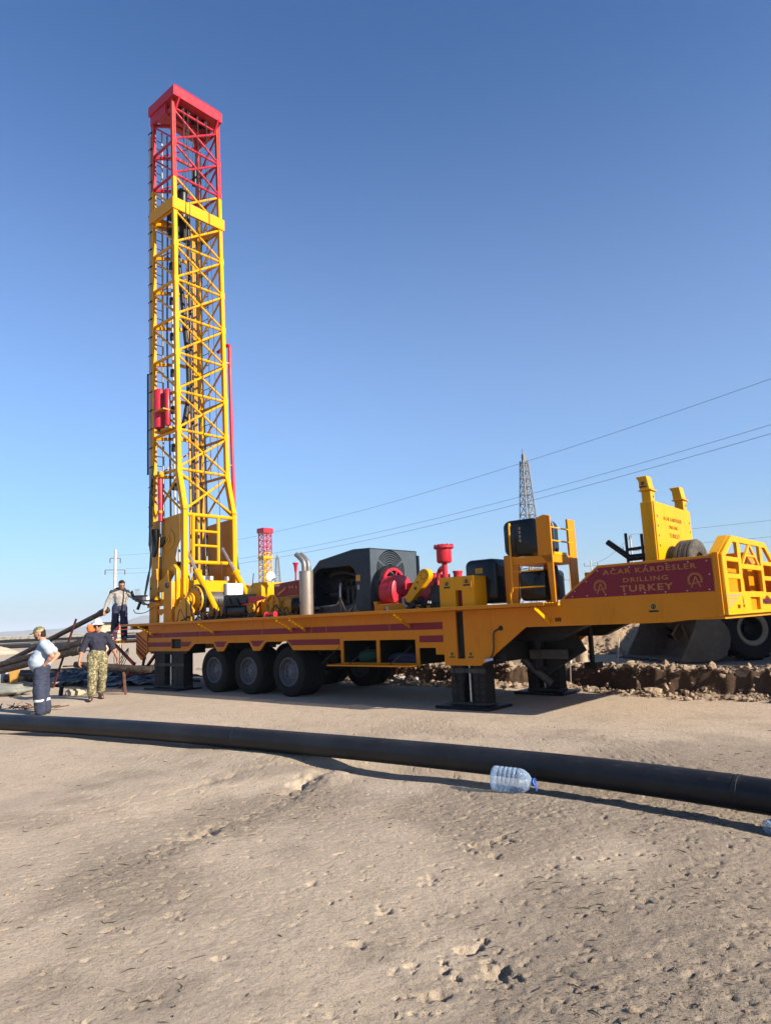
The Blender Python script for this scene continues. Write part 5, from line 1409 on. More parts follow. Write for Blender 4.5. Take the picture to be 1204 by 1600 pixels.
# water bottle
BOT, nt, p = new_mat('clear_blue_plastic')
nt.nodes.remove(p)
tb = nt.nodes.new('ShaderNodeBsdfTransparent'); tb.inputs[0].default_value = (.82, .90, .97, 1)
gb = nt.nodes.new('ShaderNodeBsdfPrincipled'); gb.inputs['Base Color'].default_value = (.34, .46, .62, 1); gb.inputs['Roughness'].default_value = .10; gb.inputs['Specular IOR Level'].default_value = .8
nb = tex_noise(nt, 26, 3, .6); bb = nt.nodes.new('ShaderNodeBump'); bb.inputs['Strength'].default_value = 1.0; bb.inputs['Distance'].default_value = .02
nt.links.new(nb.outputs['Fac'], bb.inputs['Height']); nt.links.new(bb.outputs[0], gb.inputs['Normal'])
lw_ = nt.nodes.new('ShaderNodeLayerWeight'); lw_.inputs['Blend'].default_value = .35; nt.links.new(bb.outputs[0], lw_.inputs['Normal'])
rl = ramp(nt, lw_.outputs['Facing'], [(.0, (.22, .22, .22)), (1, (.85, .85, .85))])
ms = nt.nodes.new('ShaderNodeMixShader'); nt.links.new(rl.outputs[0], ms.inputs[0]); nt.links.new(tb.outputs[0], ms.inputs[1]); nt.links.new(gb.outputs[0], ms.inputs[2])
nt.links.new(ms.outputs[0], nt.nodes['Material Output'].inputs['Surface'])
BLUECAP = paint('blue_cap', (.02, .075, .34), .35, var=.05, dust=.05)
def bottle(name, loc, axis, L, R_, capm, lab=None):
    ax = Vector(axis).normalized()
    pr = [(0, .012), (R_ * .55, .0), (R_ * .86, .012), (R_ * .97, .05 * L), (R_, .10 * L)]
    for k in range(5):
        z = .16 * L + k * .10 * L
        pr += [(R_, z), (R_ * .93, z + .02 * L), (R_, z + .045 * L)]
    pr += [(R_ * .98, .66 * L), (R_ * .90, .74 * L), (R_ * .66, .84 * L), (R_ * .34, .90 * L), (R_ * .26, .92 * L), (R_ * .26, .97 * L)]
    o = MB().lathe(pr, (0, 0, 0), ax, 40).build(name, BOT, None, angle=50)
    o.location = loc
    mb = MB(); mb.lathe([(R_ * .26, .925 * L), (R_ * .32, .93 * L), (R_ * .32, 1.0 * L), (0, 1.0 * L)], (0, 0, 0), ax, 24); mb.build('bottle_cap', capm, o)
    if lab:
        lb = MB(); lb.lathe([(R_ * 1.004, .28 * L), (R_ * 1.004, .52 * L)], (0, 0, 0), ax, 40); lb.build('bottle_label', lab, o)
    return o
bax = Vector((.93, -.38, -.06))
b1 = bottle('water_bottle', (.86, 6.60, gh(.9, 6.55) + .112), bax, .40, .108, BLUECAP)
tag(b1, 'large clear ribbed water bottle with blue cap lying against the black pipe', 'bottle')
mb = MB(); a_, b_, d_ = frame_from(bax); c_ = bax.normalized() * .385
mb.tube([c_ + a_ * .035 * math.cos(t) * 1.0 + bax.normalized() * 0 + (b_ * -.035 - a_ * 0) * math.sin(t) + Vector((.015, -.03, -.03)) * (1 if math.sin(t) > 0 else 0) for t in np.linspace(0, 2 * PI, 16)], .005, 6)
mb.build('carry_loop', BLUECAP, b1)
YLAB = paint('yellow_green_label', (.42, .45, .03), .5, var=.2, dust=.1)
b2 = bottle('soft_drink_bottle', (2.64, 5.30, gh(2.62, 5.3) + .052), (1, .15, 0.02), .26, .05, BLUECAP, YLAB)
tag(b2, 'small drink bottle with yellow green label lying by the pipe at the right edge', 'bottle')

# inclined drill pipes on the catwalk, left
def span(name, a, b, r, mat, label, n=16, group=None, boxed=True):
    a = Vector(a); b = Vector(b); d = (b - a).normalized()
    o = empty(name, a)
    pr = MB().cyl((0, 0, 0), b - a, r, n=n).build('pipe_body', mat, o)
    if boxed:
        MB().cyl((b - a) - d * .35, (b - a) - d * .02, r * 1.28, n=n).build('tool_joint', mat, o)
        MB().cyl(d * .02, d * .35, r * 1.28, n=n).build('tool_joint', mat, o)
    tag(o, label, 'drill pipe', group)
    return o
DP = paint('drill_pipe', (.045, .033, .027), .5, metal=.3, var=.35, dust=.45, scale=4)
span('drill_pipe', (-13.9, 23.1, .12), (-8.25, 20.45, 2.22), .075, DP, 'topmost dark drill pipe sloping up to the hip of the man on the platform', group='drill pipes sloping up to the rig')
for k, (dx, dz, lb) in enumerate(((0, 0, 'upper pipe of the close dark pair resting on the sloping red trestle'), (-.10, -.20, 'lower pipe of the close dark pair resting on the sloping red trestle'))):
    span('drill_pipe', (-14.1 + dx, 22.4, .30 + dz), (-8.75 + dx, 20.1, 1.30 + dz), .10, DP, lb, group='drill pipes sloping up to the rig')
RUSTR = paint('rusty_red', (.075, .016, .013), .7, var=.3, dust=.15)
tr = tag(empty('pipe_trestle', (-9.6, 20.5, 0)), 'red trestle carrying the sloping dark pipes behind the man in the white hat', 'trestle')
MB().bar((-.35, .25, 0), (.42, -.05, 1.98), .04, .05).build('trestle_leg', RUSTR, tr); MB().bar((-.05, .2, .62), (.75, .35, .62), .03, .04).build('trestle_tie', RUSTR, tr)
tag(lump('orange_cloth', (-8.72, 20.55, 1.68), (.17, .08, .13), ORC, 2, .4, .5), 'bright orange cloth hung under the top pipe beside the white hat', 'cloth')
span('steel_pipe', (-7.9, 17.6, .80), (-5.90, 17.3, .62), .075, DP, 'short dark steel pipe lying slanted across the red platform legs', boxed=False)['category'] = 'pipe'
tr2 = tag(empty('pipe_stand', (-6.9, 17.4, 0)), 'low steel stand holding the short slanted pipe', 'stand')
MB().bar((-.45, 0, 0), (-.38, 0, .70), .05, .05).build('stand_leg', RUST, tr2); MB().bar((.35, 0, 0), (.30, 0, .58), .05, .05).build('stand_leg', RUST, tr2); MB().bar((-.42, .02, .12), (.34, .02, .12), .04, .04).build('stand_tie', RUST, tr2)

# stacked pipes, tank and plate behind the left man
def gpipe(name, a, b, r, mat, label, cat='pipe', group=None, n=14):
    a = Vector((a[0], a[1], gh(*a[:2]) + r)); b = Vector((b[0], b[1], gh(*b[:2]) + r))
    o = MB().cyl((0, 0, 0), b - a, r, n=n).build(name, mat); o.location = a
    return tag(o, label, cat, group)
for k, (y, r_, lb) in enumerate(((25.2, .17, 'dark steel casing at the back of the heap by the black sheet'), (24.6, .20, 'thick dark casing in the middle of the heap behind the men'), (24.1, .15, 'dark casing at the front of the heap behind the men'))):
    gpipe('casing_pipe', (-13.0 - k * .1, y + .1), (-7.2, y - .2), r_, DP, lb, group='casing pipes lying behind the men')
o = gpipe('grey_tank', (-16.2, 24.7), (-13.25, 24.0), .27, paint('pale_tank', (.38, .38, .36), .6, var=.1, dust=.3), 'pale grey cylinder lying at the left edge', 'tank')
pe = tag(MB().plate([[(0, 0), (.22, 0), (.34, .62), (.26, .86), (.10, .72), (.02, .9), (-.04, .5)]], lambda a, b: (a, 0, b), (0, .03, 0)).build('steel_plate', paint('yellow_rusty', (.50, .27, .06), .6, var=.25, dust=.3)), 'upright torn yellow plate beside the pale grey cylinder', 'plate')
pe.location = (-12.75, 23.6, gh(-12.75, 23.6))
gpipe('wooden_pole', (-13.2, 20.9), (-9.6, 21.4), .07, WOOD, 'long pale wooden pole lying behind the left man', 'pole')
tag(lump('canvas_heap', (-10.7, 19.25, gh(-10.7, 19.25) + .12), (.85, .4, .16), CANV, 12, -.2, .5), 'crumpled grey green canvas on the ground behind the left man', 'canvas')
def sheet(name, x0, y0, x1, y1, hh, mat, seed, n=60):
    X, Y = np.meshgrid(np.linspace(0, 1, n), np.linspace(0, 1, n))
    xx = x0 + (x1 - x0) * X + .2 * fbm(X * 3, Y * 3, 2, seed); yy = y0 + (y1 - y0) * Y + .3 * fbm(X * 3 + 9, Y * 3, 2, seed)
    zz = ground_h(xx, yy) + .03 + hh * np.abs(fbm(X * 5, Y * 3, 3, seed + 1)) + hh * .6 * np.exp(-((Y - .6) / .25) ** 2)
    i = np.arange(X.size).reshape(X.shape)
    q = np.stack([i[:-1, :-1].ravel(), i[:-1, 1:].ravel(), i[1:, 1:].ravel(), i[1:, :-1].ravel()], 1)
    o = raw_mesh(name, np.stack([xx.ravel(), yy.ravel(), zz.ravel()], 1), q, mat)
    md = o.modifiers.new('thick', 'SOLIDIFY'); md.thickness = .012
    return o
tag(sheet('black_sheet', -10.9, 20.9, -8.9, 24.0, .32, TARP, 4), 'long folded black plastic sheet on the ground between the two standing men', 'sheet')
tag(sheet('black_liner', -8.9, 20.2, -6.0, 22.4, .22, TARP, 8), 'black plastic liner spread below the red platform legs', 'liner')
# scrap near the left man's feet
mb = MB(); q_ = random.Random(8)
for k in range(26):
    x, y = q_.gauss(0, .20), q_.gauss(0, .10); L = q_.uniform(.08, .3); a = q_.uniform(0, 6.28); e = q_.uniform(-.1, .5)
    mb.tube([(x, y, .02 + abs(q_.gauss(0, .04))), (x + math.cos(a) * L * .5, y + math.sin(a) * L * .5, .05 + L * e * .5), (x + math.cos(a) * L, y + math.sin(a) * L, .03 + max(0, L * e))], q_.uniform(.006, .014), 5)
o = mb.build('scrap_pile', RUST); o.location = (-8.0, 15.25, gh(-8.0, 15.25)); tag(o, 'tangle of rusty scrap left of the feet of the man in the cap', 'scrap')
mb = MB()
for k in range(9):
    x, y = q_.gauss(0, .25), q_.gauss(0, .05); mb.bar((x, y, .03), (x + q_.uniform(.1, .35), y + q_.uniform(-.1, .1), .05 + q_.uniform(0, .06)), .03, .02)
o = mb.build('scrap_strips', RUST); o.location = (-7.55, 15.1, gh(-7.55, 15.1)); tag(o, 'flat rusty scrap strips right behind the shoes of the man in the cap', 'scrap')
tag(lump('stone', (-8.05, 18.0, gh(-8.05, 18) + .06), (.22, .14, .10), paint('pale_stone', (.36, .30, .20), .9, var=.3, dust=.3), 14, .3, .7), 'pale lump of dried earth on the ground between the two standing men', 'stone')
o = MB().cyl((0, 0, 0), (.02, .01, .24), .055, n=14).build('steel_stub', DARK); o.location = (-8.45, 18.05, gh(-8.45, 18.05)); tag(o, 'short upright dark steel stub beside the pale lump of earth', 'stub')
# hose across ground by rear jack
pts_ = smooth_path([(-10.2, 23.2, .05), (-9.0, 22.3, .05), (-7.6, 21.6, .05), (-6.6, 21.2, .06), (-5.6, 20.6, .05)], 6)
tag(MB().tube(pts_, .04, 8).build('ground_hose', HOSE), 'black hose running on the ground toward the rear jack', 'hose')
pts_ = smooth_path([(-.4, 19.6, .05), (.1, 18.0, .05), (.6, 17.1, .05), (1.5, 16.95, .05), (2.6, 17.0, .06), (3.2, 16.4, .05)], 6)
tag(MB().tube(pts_, .045, 8).build('ground_hose', HOSE), 'black hose lying along the foot of the dug bank under the trailer', 'hose')
tag(sheet('plastic_scrap', .05, 17.4, .75, 18.2, .14, paint('pale_plastic', (.48, .46, .44), .5, var=.15, dust=.2), 6, 24), 'crumpled pale plastic scrap at the foot of the rubble seen under the tool locker', 'plastic')
# wooden stump, stake with rope
o = MB().lathe([(0, 0), (.15, 0), (.145, .2), (.15, .40), (.14, .43), (0, .43)], (0, 0, 0), (0.02, 0, 1), 18).build('wooden_stump', WOOD); o.location = (4.45, 16.6, BANKTOP - .02); tag(o, 'squat wooden stump on the lip of the dug bank', 'stump')
o = MB().cyl((0, 0, -.1), (.10, .02, .55), .012, n=8).build('survey_stake', paint('pale_stake', (.5, .46, .38), .7, bump=0)); o.location = (5.15, 16.2, BANKTOP); tag(o, 'thin pale stake leaning in the earth by the dug bank', 'stake')
st = tag(empty('anchor_stake', (3.74, 14.98, 0)), 'thin anchor rod with knotted rope standing before the dug bank', 'stake')
MB().cyl((0, 0, -.1), (.05, .02, .95), .012, n=8).build('rod', STEEL, st); lump('rope_knot', (.03, .01, .55), (.035, .035, .06), paint('rope', (.45, .42, .36), .9, bump=0), 3).parent = st

# ================================================================== WHEEL LOADER
ld = tag(empty('wheel_loader', (7.72, 16.5, BANKTOP)), 'muddy wheel loader parked behind the rig nose with its bucket on the ground', 'wheel loader')
R2 = .66
prf = [(.36, -.22), (.40, -.25), (.55, -.26), (.62, -.25), (.645, -.20), (.65, 0), (.645, .20), (.62, .25), (.55, .26), (.40, .25), (.36, .22)]
tw = MB().lathe(prf, (0, 0, 0), (0, 1, 0), 40, closed=True)
for k in range(22):
    for s in (-1, 1):
        t = 2 * PI * (k + (.5 if s > 0 else 0)) / 22
        m_ = Matrix.Rotation(-t, 4, 'Y') @ Matrix.Translation((.645, s * .125, 0)) @ Matrix.Rotation(s * .35, 4, 'X')
        tw.box((-.03, -.12, -.032), (.04, .12, .032), mat=m_)
lw = tw.build('loader_wheel', RUBBER, ld); lw.location = (0, -.95, R2)
rimp = MB().lathe([(.365, -.20), (.375, -.225), (.35, -.235), (.31, -.22), (.275, -.20), (.265, -.17)], (0, 0, 0), (0, 1, 0), 36)
rimp.build('rim', RIMD, lw)
MB().lathe([(.265, -.17), (.255, -.05), (.20, .02), (.12, .0), (.10, -.06), (0, -.07)], (0, 0, 0), (0, 1, 0), 36).build('hub', DARK, lw)
lw2 = dup(lw, (0, .95, R2), (0, 0, PI)); dup(lw, (2.9, -.95, R2)); dup(lw, (2.9, .95, R2), (0, 0, PI))
MB().box((-.5, -.45, .55), (1.0, .45, 1.25)).build('front_frame', MUDW, ld, .03)
MB().box((1.2, -.55, .6), (4.2, .55, 1.5)).build('rear_frame', MUDW, ld, .03)
MB().plate([[(3.22, 1.5), (4.3, 1.5), (4.3, 2.0), (3.22, 2.1)]], lambda a, b: (a, -.75, b), (0, 1.5, 0)).build('engine_cover', MUDW, ld, .05)
cbn = MB().plate([[(2.05, 1.5), (3.2, 1.5), (3.2, 2.55), (2.25, 2.55)]], lambda a, b: (a, -.7, b), (0, 1.4, 0)).build('cab', MUDW, ld, .04)
MB().plate([[(2.32, 1.75), (3.05, 1.75), (3.05, 2.45), (2.40, 2.45)]], lambda a, b: (a, -.715, b), (0, .01, 0)).build('cab_window', TANK, cbn)
for v in (-.5, .42):
    MB().plate([[(.5, 1.35), (.3, 1.55), (-.55, 1.05), (-.95, .55), (-.85, .40), (-.4, .75), (.4, 1.2)]], lambda a, b: (a, v, b), (0, .10, 0)).build('lift_arm', MUDW, ld, .01)
    MB().plate([[(-.62, .30), (-.30, .30), (-.20, .85), (-.45, .98), (-.75, .75)]], lambda a, b: (a, v - .12, b), (0, .09, 0)).build('bracket', MUDW, ld, .01)
bs = [(-1.80, .02), (-1.0, .02)] + [(-1.05 + .47 * math.cos(t), .50 + .48 * math.sin(t)) for t in np.linspace(-1.45, 1.35, 9)] + [(-1.20, 1.06)]
bsi = [(-1.20, 1.02)] + [(-1.05 + .43 * math.cos(t), .50 + .44 * math.sin(t)) for t in np.linspace(1.35, -1.45, 9)] + [(-1.0, .05), (-1.80, .05)]
bk = MB().plate([bs + bsi], lambda a, b: (a, -1.2, b), (0, 2.4, 0)).build('bucket', BUCK, ld)
for v in (-1.24, 1.2): MB().plate([bs[:2] + bs[2:-1] + [(-1.25, 1.02), (-1.43, .62)]], lambda a, b: (a, v, b), (0, .04, 0)).build('bucket_side', BUCK, bk)
MB().bar((-1.85, -1.24, .03), (-1.85, 1.24, .03), .05, .14, (0, 0, 1)).build('cutting_edge', GREASE, bk)
for k in range(7): MB().bar((-1.83, -1.15 + k * .383, .04), (-2.06, -1.15 + k * .383, .03), .07, .04).build('bucket_tooth', GREASE, bk)
ld.rotation_euler = (0, 0, .14)
trk = tag(empty('shade_truck', (12.3, 13.0, BANKTOP), math.atan2(.82, .57)), 'added white box truck, unseen beyond the right edge, shading the loader', 'truck')  # truck added out of view to throw shade over the loader
MB().box((-2.0, -1.2, 1.0), (2.4, 1.2, 3.5)).build('cargo_box', WHITE, trk, .03); MB().box((-3.6, -.45, .55), (2.4, .45, .95)).build('chassis', DARK, trk)
MB().plate([[(-3.7, .6), (-2.15, .6), (-2.15, 2.7), (-3.1, 2.7), (-3.6, 1.8)]], lambda a, b: (a, -1.1, b), (0, 2.2, 0)).build('cab', WHITE, trk, .05)
for a_, b_ in ((-2.8, -.95), (-2.8, .95), (1.2, -.95), (1.2, .95)): MB().cyl((a_, b_ - .14, .5), (a_, b_ + .14, .5), .5, n=24).build('wheel', RUBBER, trk, .03)

# ================================================================== FAR THINGS
def pole(x, y, label, arms, hgt=9.8, rz=0., r=.16):
    o = tag(empty('power_pole', (x, y, -.3), rz), label, 'power pole', 'power poles on the plain')
    MB().cyl((0, 0, 0), (0, 0, hgt + .3), r, r * .62, n=12).build('pole_shaft', CONC, o)
    for z, wd, bar_ in arms:
        MB().bar((-wd, 0, z), (wd, 0, z), .09, .09).build('cross_arm', WIREM, o)
        for s in (-1, 1):
            MB().lathe([(0, 0), (.07, .02), (.05, .12), (.075, .2), (.05, .3), (.07, .4), (0, .5)], (s * wd, 0, z + (.5 if bar_ > 0 else -.02)), (0, 0, -1), 8).build('insulator', WIREM, o)
    return o
pole(-28, 71, 'concrete power pole rising behind the man on the platform', [(9.3, .5, -1), (8.1, .95, -1)], 9.9, .5, .2)
pole(33.7, 115, 'power pole just left of the maroon sloping panel edge', [(9.3, 1.1, 1)], 9.9)
pole(37.0, 142, 'power pole seen through the tank frame legs', [(8.4, 1.1, 1)], 9.9)
pole(28.6, 81, 'power pole seen between the black pipe rack posts', [(10.0, .1, 1), (8.7, .95, 1)], 10.0)
def wire(a, b, sag, label, r=.012, grp='overhead wires across the sky'):
    a = Vector(a); b = Vector(b)
    pts_ = [a.lerp(b, t) - Vector((0, 0, sag * 4 * t * (1 - t))) for t in np.linspace(0, 1, 40)]
    tag(MB().tube(pts_, r, 5).build('overhead_wire', WIREM), label, 'wire', grp)
wire((-28.0, 71, 9.3), (23.5, 14.5, 11.35), 2.1, 'highest of the three wires crossing the sky', .009)
wire((-27.1, 71.5, 7.95), (24.2, 15.2, 9.85), 2.0, 'middle of the three wires crossing the sky', .009)
wire((-28.9, 70.5, 7.5), (22.8, 13.9, 9.0), 2.1, 'lowest of the three wires crossing the sky', .009)
wire((28.6, 81, 10.3), (62, 58, 11.6), .5, 'upper thin wire beyond the rig nose', .016, 'thin wires beyond the rig nose')
wire((28.6, 81, 8.7), (62, 58, 9.6), .5, 'lower thin wire beyond the rig nose', .016, 'thin wires beyond the rig nose')
wire((33.7, 115, 9.3), (28.6, 81, 10.0), .6, 'thin wire between the two far right poles', .02, 'thin wires beyond the rig nose')
pp2 = tag(empty('gantry_post', (60.2, 58, 0)), 'power pole just outside the right edge', 'power pole'); MB().cyl((0, 0, -.3), (0, 0, 11.8), .2, n=10).build('pole_shaft', CONC, pp2)
pp3 = tag(empty('power_pole', (23.5, 14.5, 0)), 'near power pole outside the right edge carrying the three wires', 'power pole'); MB().cyl((0, 0, -.3), (0, 0, 12), .2, n=10).build('pole_shaft', CONC, pp3)
MB().bar((-.9, -.8, 10.0), (.9, .8, 10.0), .1, .1).build('cross_arm', WIREM, pp3)
pp2.name = 'power_pole'

# second rig far off
r2 = tag(empty('distant_rig', (-19.6, 111, 0), RROT), 'distant second rig mast with red crown seen over the yellow gear drive', 'drilling rig')
mb = MB()
for a in (-.6, .6):
    for b in (-.8, .8): mb.bar((a, b, 1.6), (a, b, 12.8), .14, .14)
d_leg = mb.build('mast', YEL, r2)
mb = MB()
for a in (-.6, .6):
    for b in (-.8, .8): mb.bar((a, b, 12.8), (a, b, 16.2), .14, .14)
mb.build('mast_top', RED, d_leg)
MB().box((-.9, -1.0, 16.2), (.9, 1.0, 17.0)).build('crown_block', RED, r2, .05)
MB().box((-.75, -.95, 12.1), (.75, .95, 12.45)).build('mast_band', YEL, r2)
k = 0; z = 2.0
while z < 16:
    mb = MB(); z2 = z + 1.0
    for b in (-.8, .8): mb.bar((-.6, b, z), (.6, b, z2), .08, .08); mb.bar((-.6, b, z2), (.6, b, z2), .08, .08)
    for a in (-.6, .6): mb.bar((a, -.8, z), (a, .8, z2), .08, .08); mb.bar((a, .8, z), (a, -.8, z2), .08, .08); mb.bar((a, -.8, z2), (a, .8, z2), .09, .09)
    mb.build('brace', RED if z > 12.5 else YEL, d_leg); z = z2
MB().box((-.25, -.3, 3), (0, 0, 13.5)).build('kelly_bar', BLK, r2)
MB().box((-2, -1.5, .9), (10, 1.5, 1.6)).build('trailer_bed', ORG, r2)
for a in (-.5, .8, 2.1):
    MB().cyl((a, -1.5, .5), (a, 1.5, .5), .52, n=20).build('wheel', RUBBER, r2)
MB().box((3, -1, 1.6), (6, 1, 3.2)).build('engine_housing', NAVY, r2)
# steel lattice derricks
def derrick(x, y, hh, wb, wt, label, rz=.4):
    o = tag(empty('steel_derrick', (x, y, -.2), rz), label, 'derrick', 'steel derricks on the horizon')
    G = paint('derrick_steel', (.12, .125, .13), .6, var=.1, dust=.1, bump=0) if 'derrick_steel' not in bpy.data.materials else bpy.data.materials['derrick_steel']
    def c(z, i):
        wd = wb + (wt - wb) * z / hh; return Vector(((-1, 1, 1, -1)[i] * wd / 2, (-1, -1, 1, 1)[i] * wd / 2, z))
    for i in range(4): MB().bar(c(0, i), c(hh, i), .16, .16).build('derrick_leg', G, o)
    z = 0; st_ = wb * .95
    while z < hh - .5:
        z2 = min(hh, z + max(1.1, (wb + (wt - wb) * z / hh) * .95)); mb = MB()
        for i in range(4):
            j = (i + 1) % 4
            mb.bar(c(z, i), c(z2, j), .07, .07); mb.bar(c(z2, i), c(z2, j), .09, .09); mb.bar(c(z, j), c(z2, i), .06, .06)
        mb.build('derrick_bracing', G, o); z = z2
    mb = MB(); mb.box((-wt * .3, -wt * .3, hh - .4), (wt * .3, wt * .3, hh + .9)); mb.bar((-wt * .4, 0, hh), (-wt * .1, 0, hh + 1.7), .1, .1)
    mb.build('crown', G, o)
    mb = MB(); mb.box((-.15, -.15, hh * .25), (.25, .25, hh * .52)); mb.build('travelling_block', WOOD, o)
derrick(19.3, 93, 22.6, 3.0, .75, 'tall grey lattice derrick standing behind the black fuel tanks')
derrick(-35.7, 224, 23.0, 3.2, .8, 'small far lattice derrick right of the distant rig mast')
# far pipelines on the plain, cabin
for k, (x, y, dx, r_, lb) in enumerate(((-110, 150, 90, .35, 'farthest dark pipeline on the plain at the left'), (-70, 88, 60, .22, 'nearest dark pipeline on the plain at the left'), (-75, 118, 62, .22, 'middle dark pipeline on the plain at the left'))):
    a = Vector((x, y - 12 * k, r_)); b = Vector((x + dx, y + 14, r_))
    tag(MB().cyl(a, b, r_, n=10).build('pipeline', BLK), lb, 'pipeline', 'pipelines lying on the plain')
cb_ = tag(empty('site_cabin', (-24.2, 60, 0), .2), 'low beige site cabin behind the white hat', 'cabin')
MB().box((-.9, -1, 0), (.9, 1, 2.25)).build('wall', paint('cabin_beige', (.45, .38, .27), .8), cb_); MB().box((-1.1, -1.2, 2.25), (1.1, 1.2, 2.36)).build('roof', DARK, cb_)
MB().box((.1, -1.02, .9), (.6, -.99, 1.6)).build('window', TANK, cb_)

# ================================================================== PEOPLE
def surface_net(F, org, res):
    ins = F < 0
    c = [F[i:F.shape[0] - 1 + i, j:F.shape[1] - 1 + j, k:F.shape[2] - 1 + k] for i in (0, 1) for j in (0, 1) for k in (0, 1)]
    sgn = np.stack([x < 0 for x in c], 0); cnt = sgn.sum(0); mask = (cnt > 0) & (cnt < 8)
    idx = np.full(mask.shape, -1, np.int64); ii = np.argwhere(mask); idx[mask] = np.arange(len(ii))
    vals = np.stack([x[mask] for x in c], 1)
    cor = np.array([(i, j, k) for i in (0, 1) for j in (0, 1) for k in (0, 1)], float)
    acc = np.zeros((len(ii), 3)); num = np.zeros(len(ii))
    for a in range(8):
        for b in range(a + 1, 8):
            if np.abs(cor[a] - cor[b]).sum() != 1: continue
            va, vb = vals[:, a], vals[:, b]; cr = (va < 0) != (vb < 0)
            t = np.where(cr, va / np.where(np.abs(va - vb) < 1e-9, 1e-9, va - vb), 0)
            acc += np.where(cr[:, None], cor[a] + (cor[b] - cor[a]) * t[:, None], 0); num += cr
    pos = org + (ii + acc / num[:, None]) * res
    quads = []
    for ax in range(3):
        A = ins[:-1, :, :] if ax == 0 else ins[:, :-1, :] if ax == 1 else ins[:, :, :-1]
        B = ins[1:, :, :] if ax == 0 else ins[:, 1:, :] if ax == 1 else ins[:, :, 1:]
        e = np.argwhere(A != B)
        o1, o2 = [(1, 2), (2, 0), (0, 1)][ax]
        ok = (e[:, o1] > 0) & (e[:, o2] > 0) & (e[:, o1] < F.shape[o1] - 1) & (e[:, o2] < F.shape[o2] - 1); e = e[ok]
        fl = A[e[:, 0], e[:, 1], e[:, 2]]
        def cell(d1, d2):
            q = e.copy(); q[:, o1] -= d1; q[:, o2] -= d2
            return idx[q[:, 0], q[:, 1], q[:, 2]]
        q = np.stack([cell(1, 1), cell(0, 1), cell(0, 0), cell(1, 0)], 1)
        q[~fl] = q[~fl][:, ::-1]
        quads.append(q)
    q = np.concatenate(quads); q = q[(q >= 0).all(1)]
    return pos, q
def sdf_mesh(prims, res, k=.025, fold=0, freq=9., seed=0, cut=None):
    """prims: (a, b, ra, rb, scale) tapered capsules blended smoothly into one surface"""
    P = np.array([p[0] for p in prims] + [p[1] for p in prims]); rm = max(max(p[2], p[3]) for p in prims) * 1.6 + .05
    lo = P.min(0) - rm; hi = P.max(0) + rm
    n = np.ceil((hi - lo) / res).astype(int) + 1
    F = np.full(n, 1.0, np.float32)
    ax = [lo[i] + np.arange(n[i]) * res for i in range(3)]
    for a, b, ra, rb, s in prims:
        a = np.array(a, float); b = np.array(b, float); s = np.array(s if s is not None else (1, 1, 1), float)
        m = max(ra, rb) * max(s.max(), 1) + .09
        l = np.minimum(a, b) - m; h = np.maximum(a, b) + m
        i0 = np.maximum(0, np.floor((l - lo) / res).astype(int)); i1 = np.minimum(n, np.ceil((h - lo) / res).astype(int) + 1)
        X, Y, Z = np.meshgrid(ax[0][i0[0]:i1[0]], ax[1][i0[1]:i1[1]], ax[2][i0[2]:i1[2]], indexing='ij')
        d = (b - a) / s; px, py, pz = (X - a[0]) / s[0], (Y - a[1]) / s[1], (Z - a[2]) / s[2]
        L2 = max(1e-9, (d ** 2).sum()); t = np.clip((px * d[0] + py * d[1] + pz * d[2]) / L2, 0, 1)
        D = (np.sqrt((px - t * d[0]) ** 2 + (py - t * d[1]) ** 2 + (pz - t * d[2]) ** 2) - (ra + (rb - ra) * t)) * s.min()
        sub = F[i0[0]:i1[0], i0[1]:i1[1], i0[2]:i1[2]]
        hh = np.clip(.5 + .5 * (sub - D) / k, 0, 1)
        F[i0[0]:i1[0], i0[1]:i1[1], i0[2]:i1[2]] = sub * (1 - hh) + D * hh - k * hh * (1 - hh)
    if fold or cut:
        nb = np.abs(F) < .06
        w_ = np.argwhere(nb); xyz = lo + w_ * res
        if fold:
            f1 = vnoise3(xyz[:, 0] * freq + seed, xyz[:, 1] * freq, xyz[:, 2] * freq * .7, 7)
            f2 = np.abs(vnoise3(xyz[:, 0] * freq * 1.3, xyz[:, 1] * freq * 1.3 + seed, xyz[:, 2] * freq * 2.4, 8))
            F[nb] += (fold * (f1 * 1.2 - f2 * 1.6)).astype(np.float32)
    if cut:
        X, Y, Z = np.meshgrid(*ax, indexing='ij'); F = np.maximum(F, cut(X, Y, Z))
    return surface_net(F, lo, res)

def smat(name, col, rough=.85, var=.1, scale=30):
    return paint(name, col, rough, var=var, dust=.06, scale=scale, bump=.05)
SKIN = paint('skin', (.40, .20, .125), .55, var=.12, dust=0, scale=20)
SKIN2 = paint('tanned_skin', (.32, .15, .09), .55, var=.12, dust=0, scale=20)
HAIRM = paint('dark_hair', (.012, .010, .009), .6, var=.3, dust=0, scale=60)
LENS = paint('dark_lens', (.008, .008, .010), .1, bump=0, dust=0)
EYE = paint('eye_dark', (.02, .015, .012), .3, bump=0, dust=0)
LIP = paint('lips', (.28, .10, .08), .5, bump=0, dust=0)

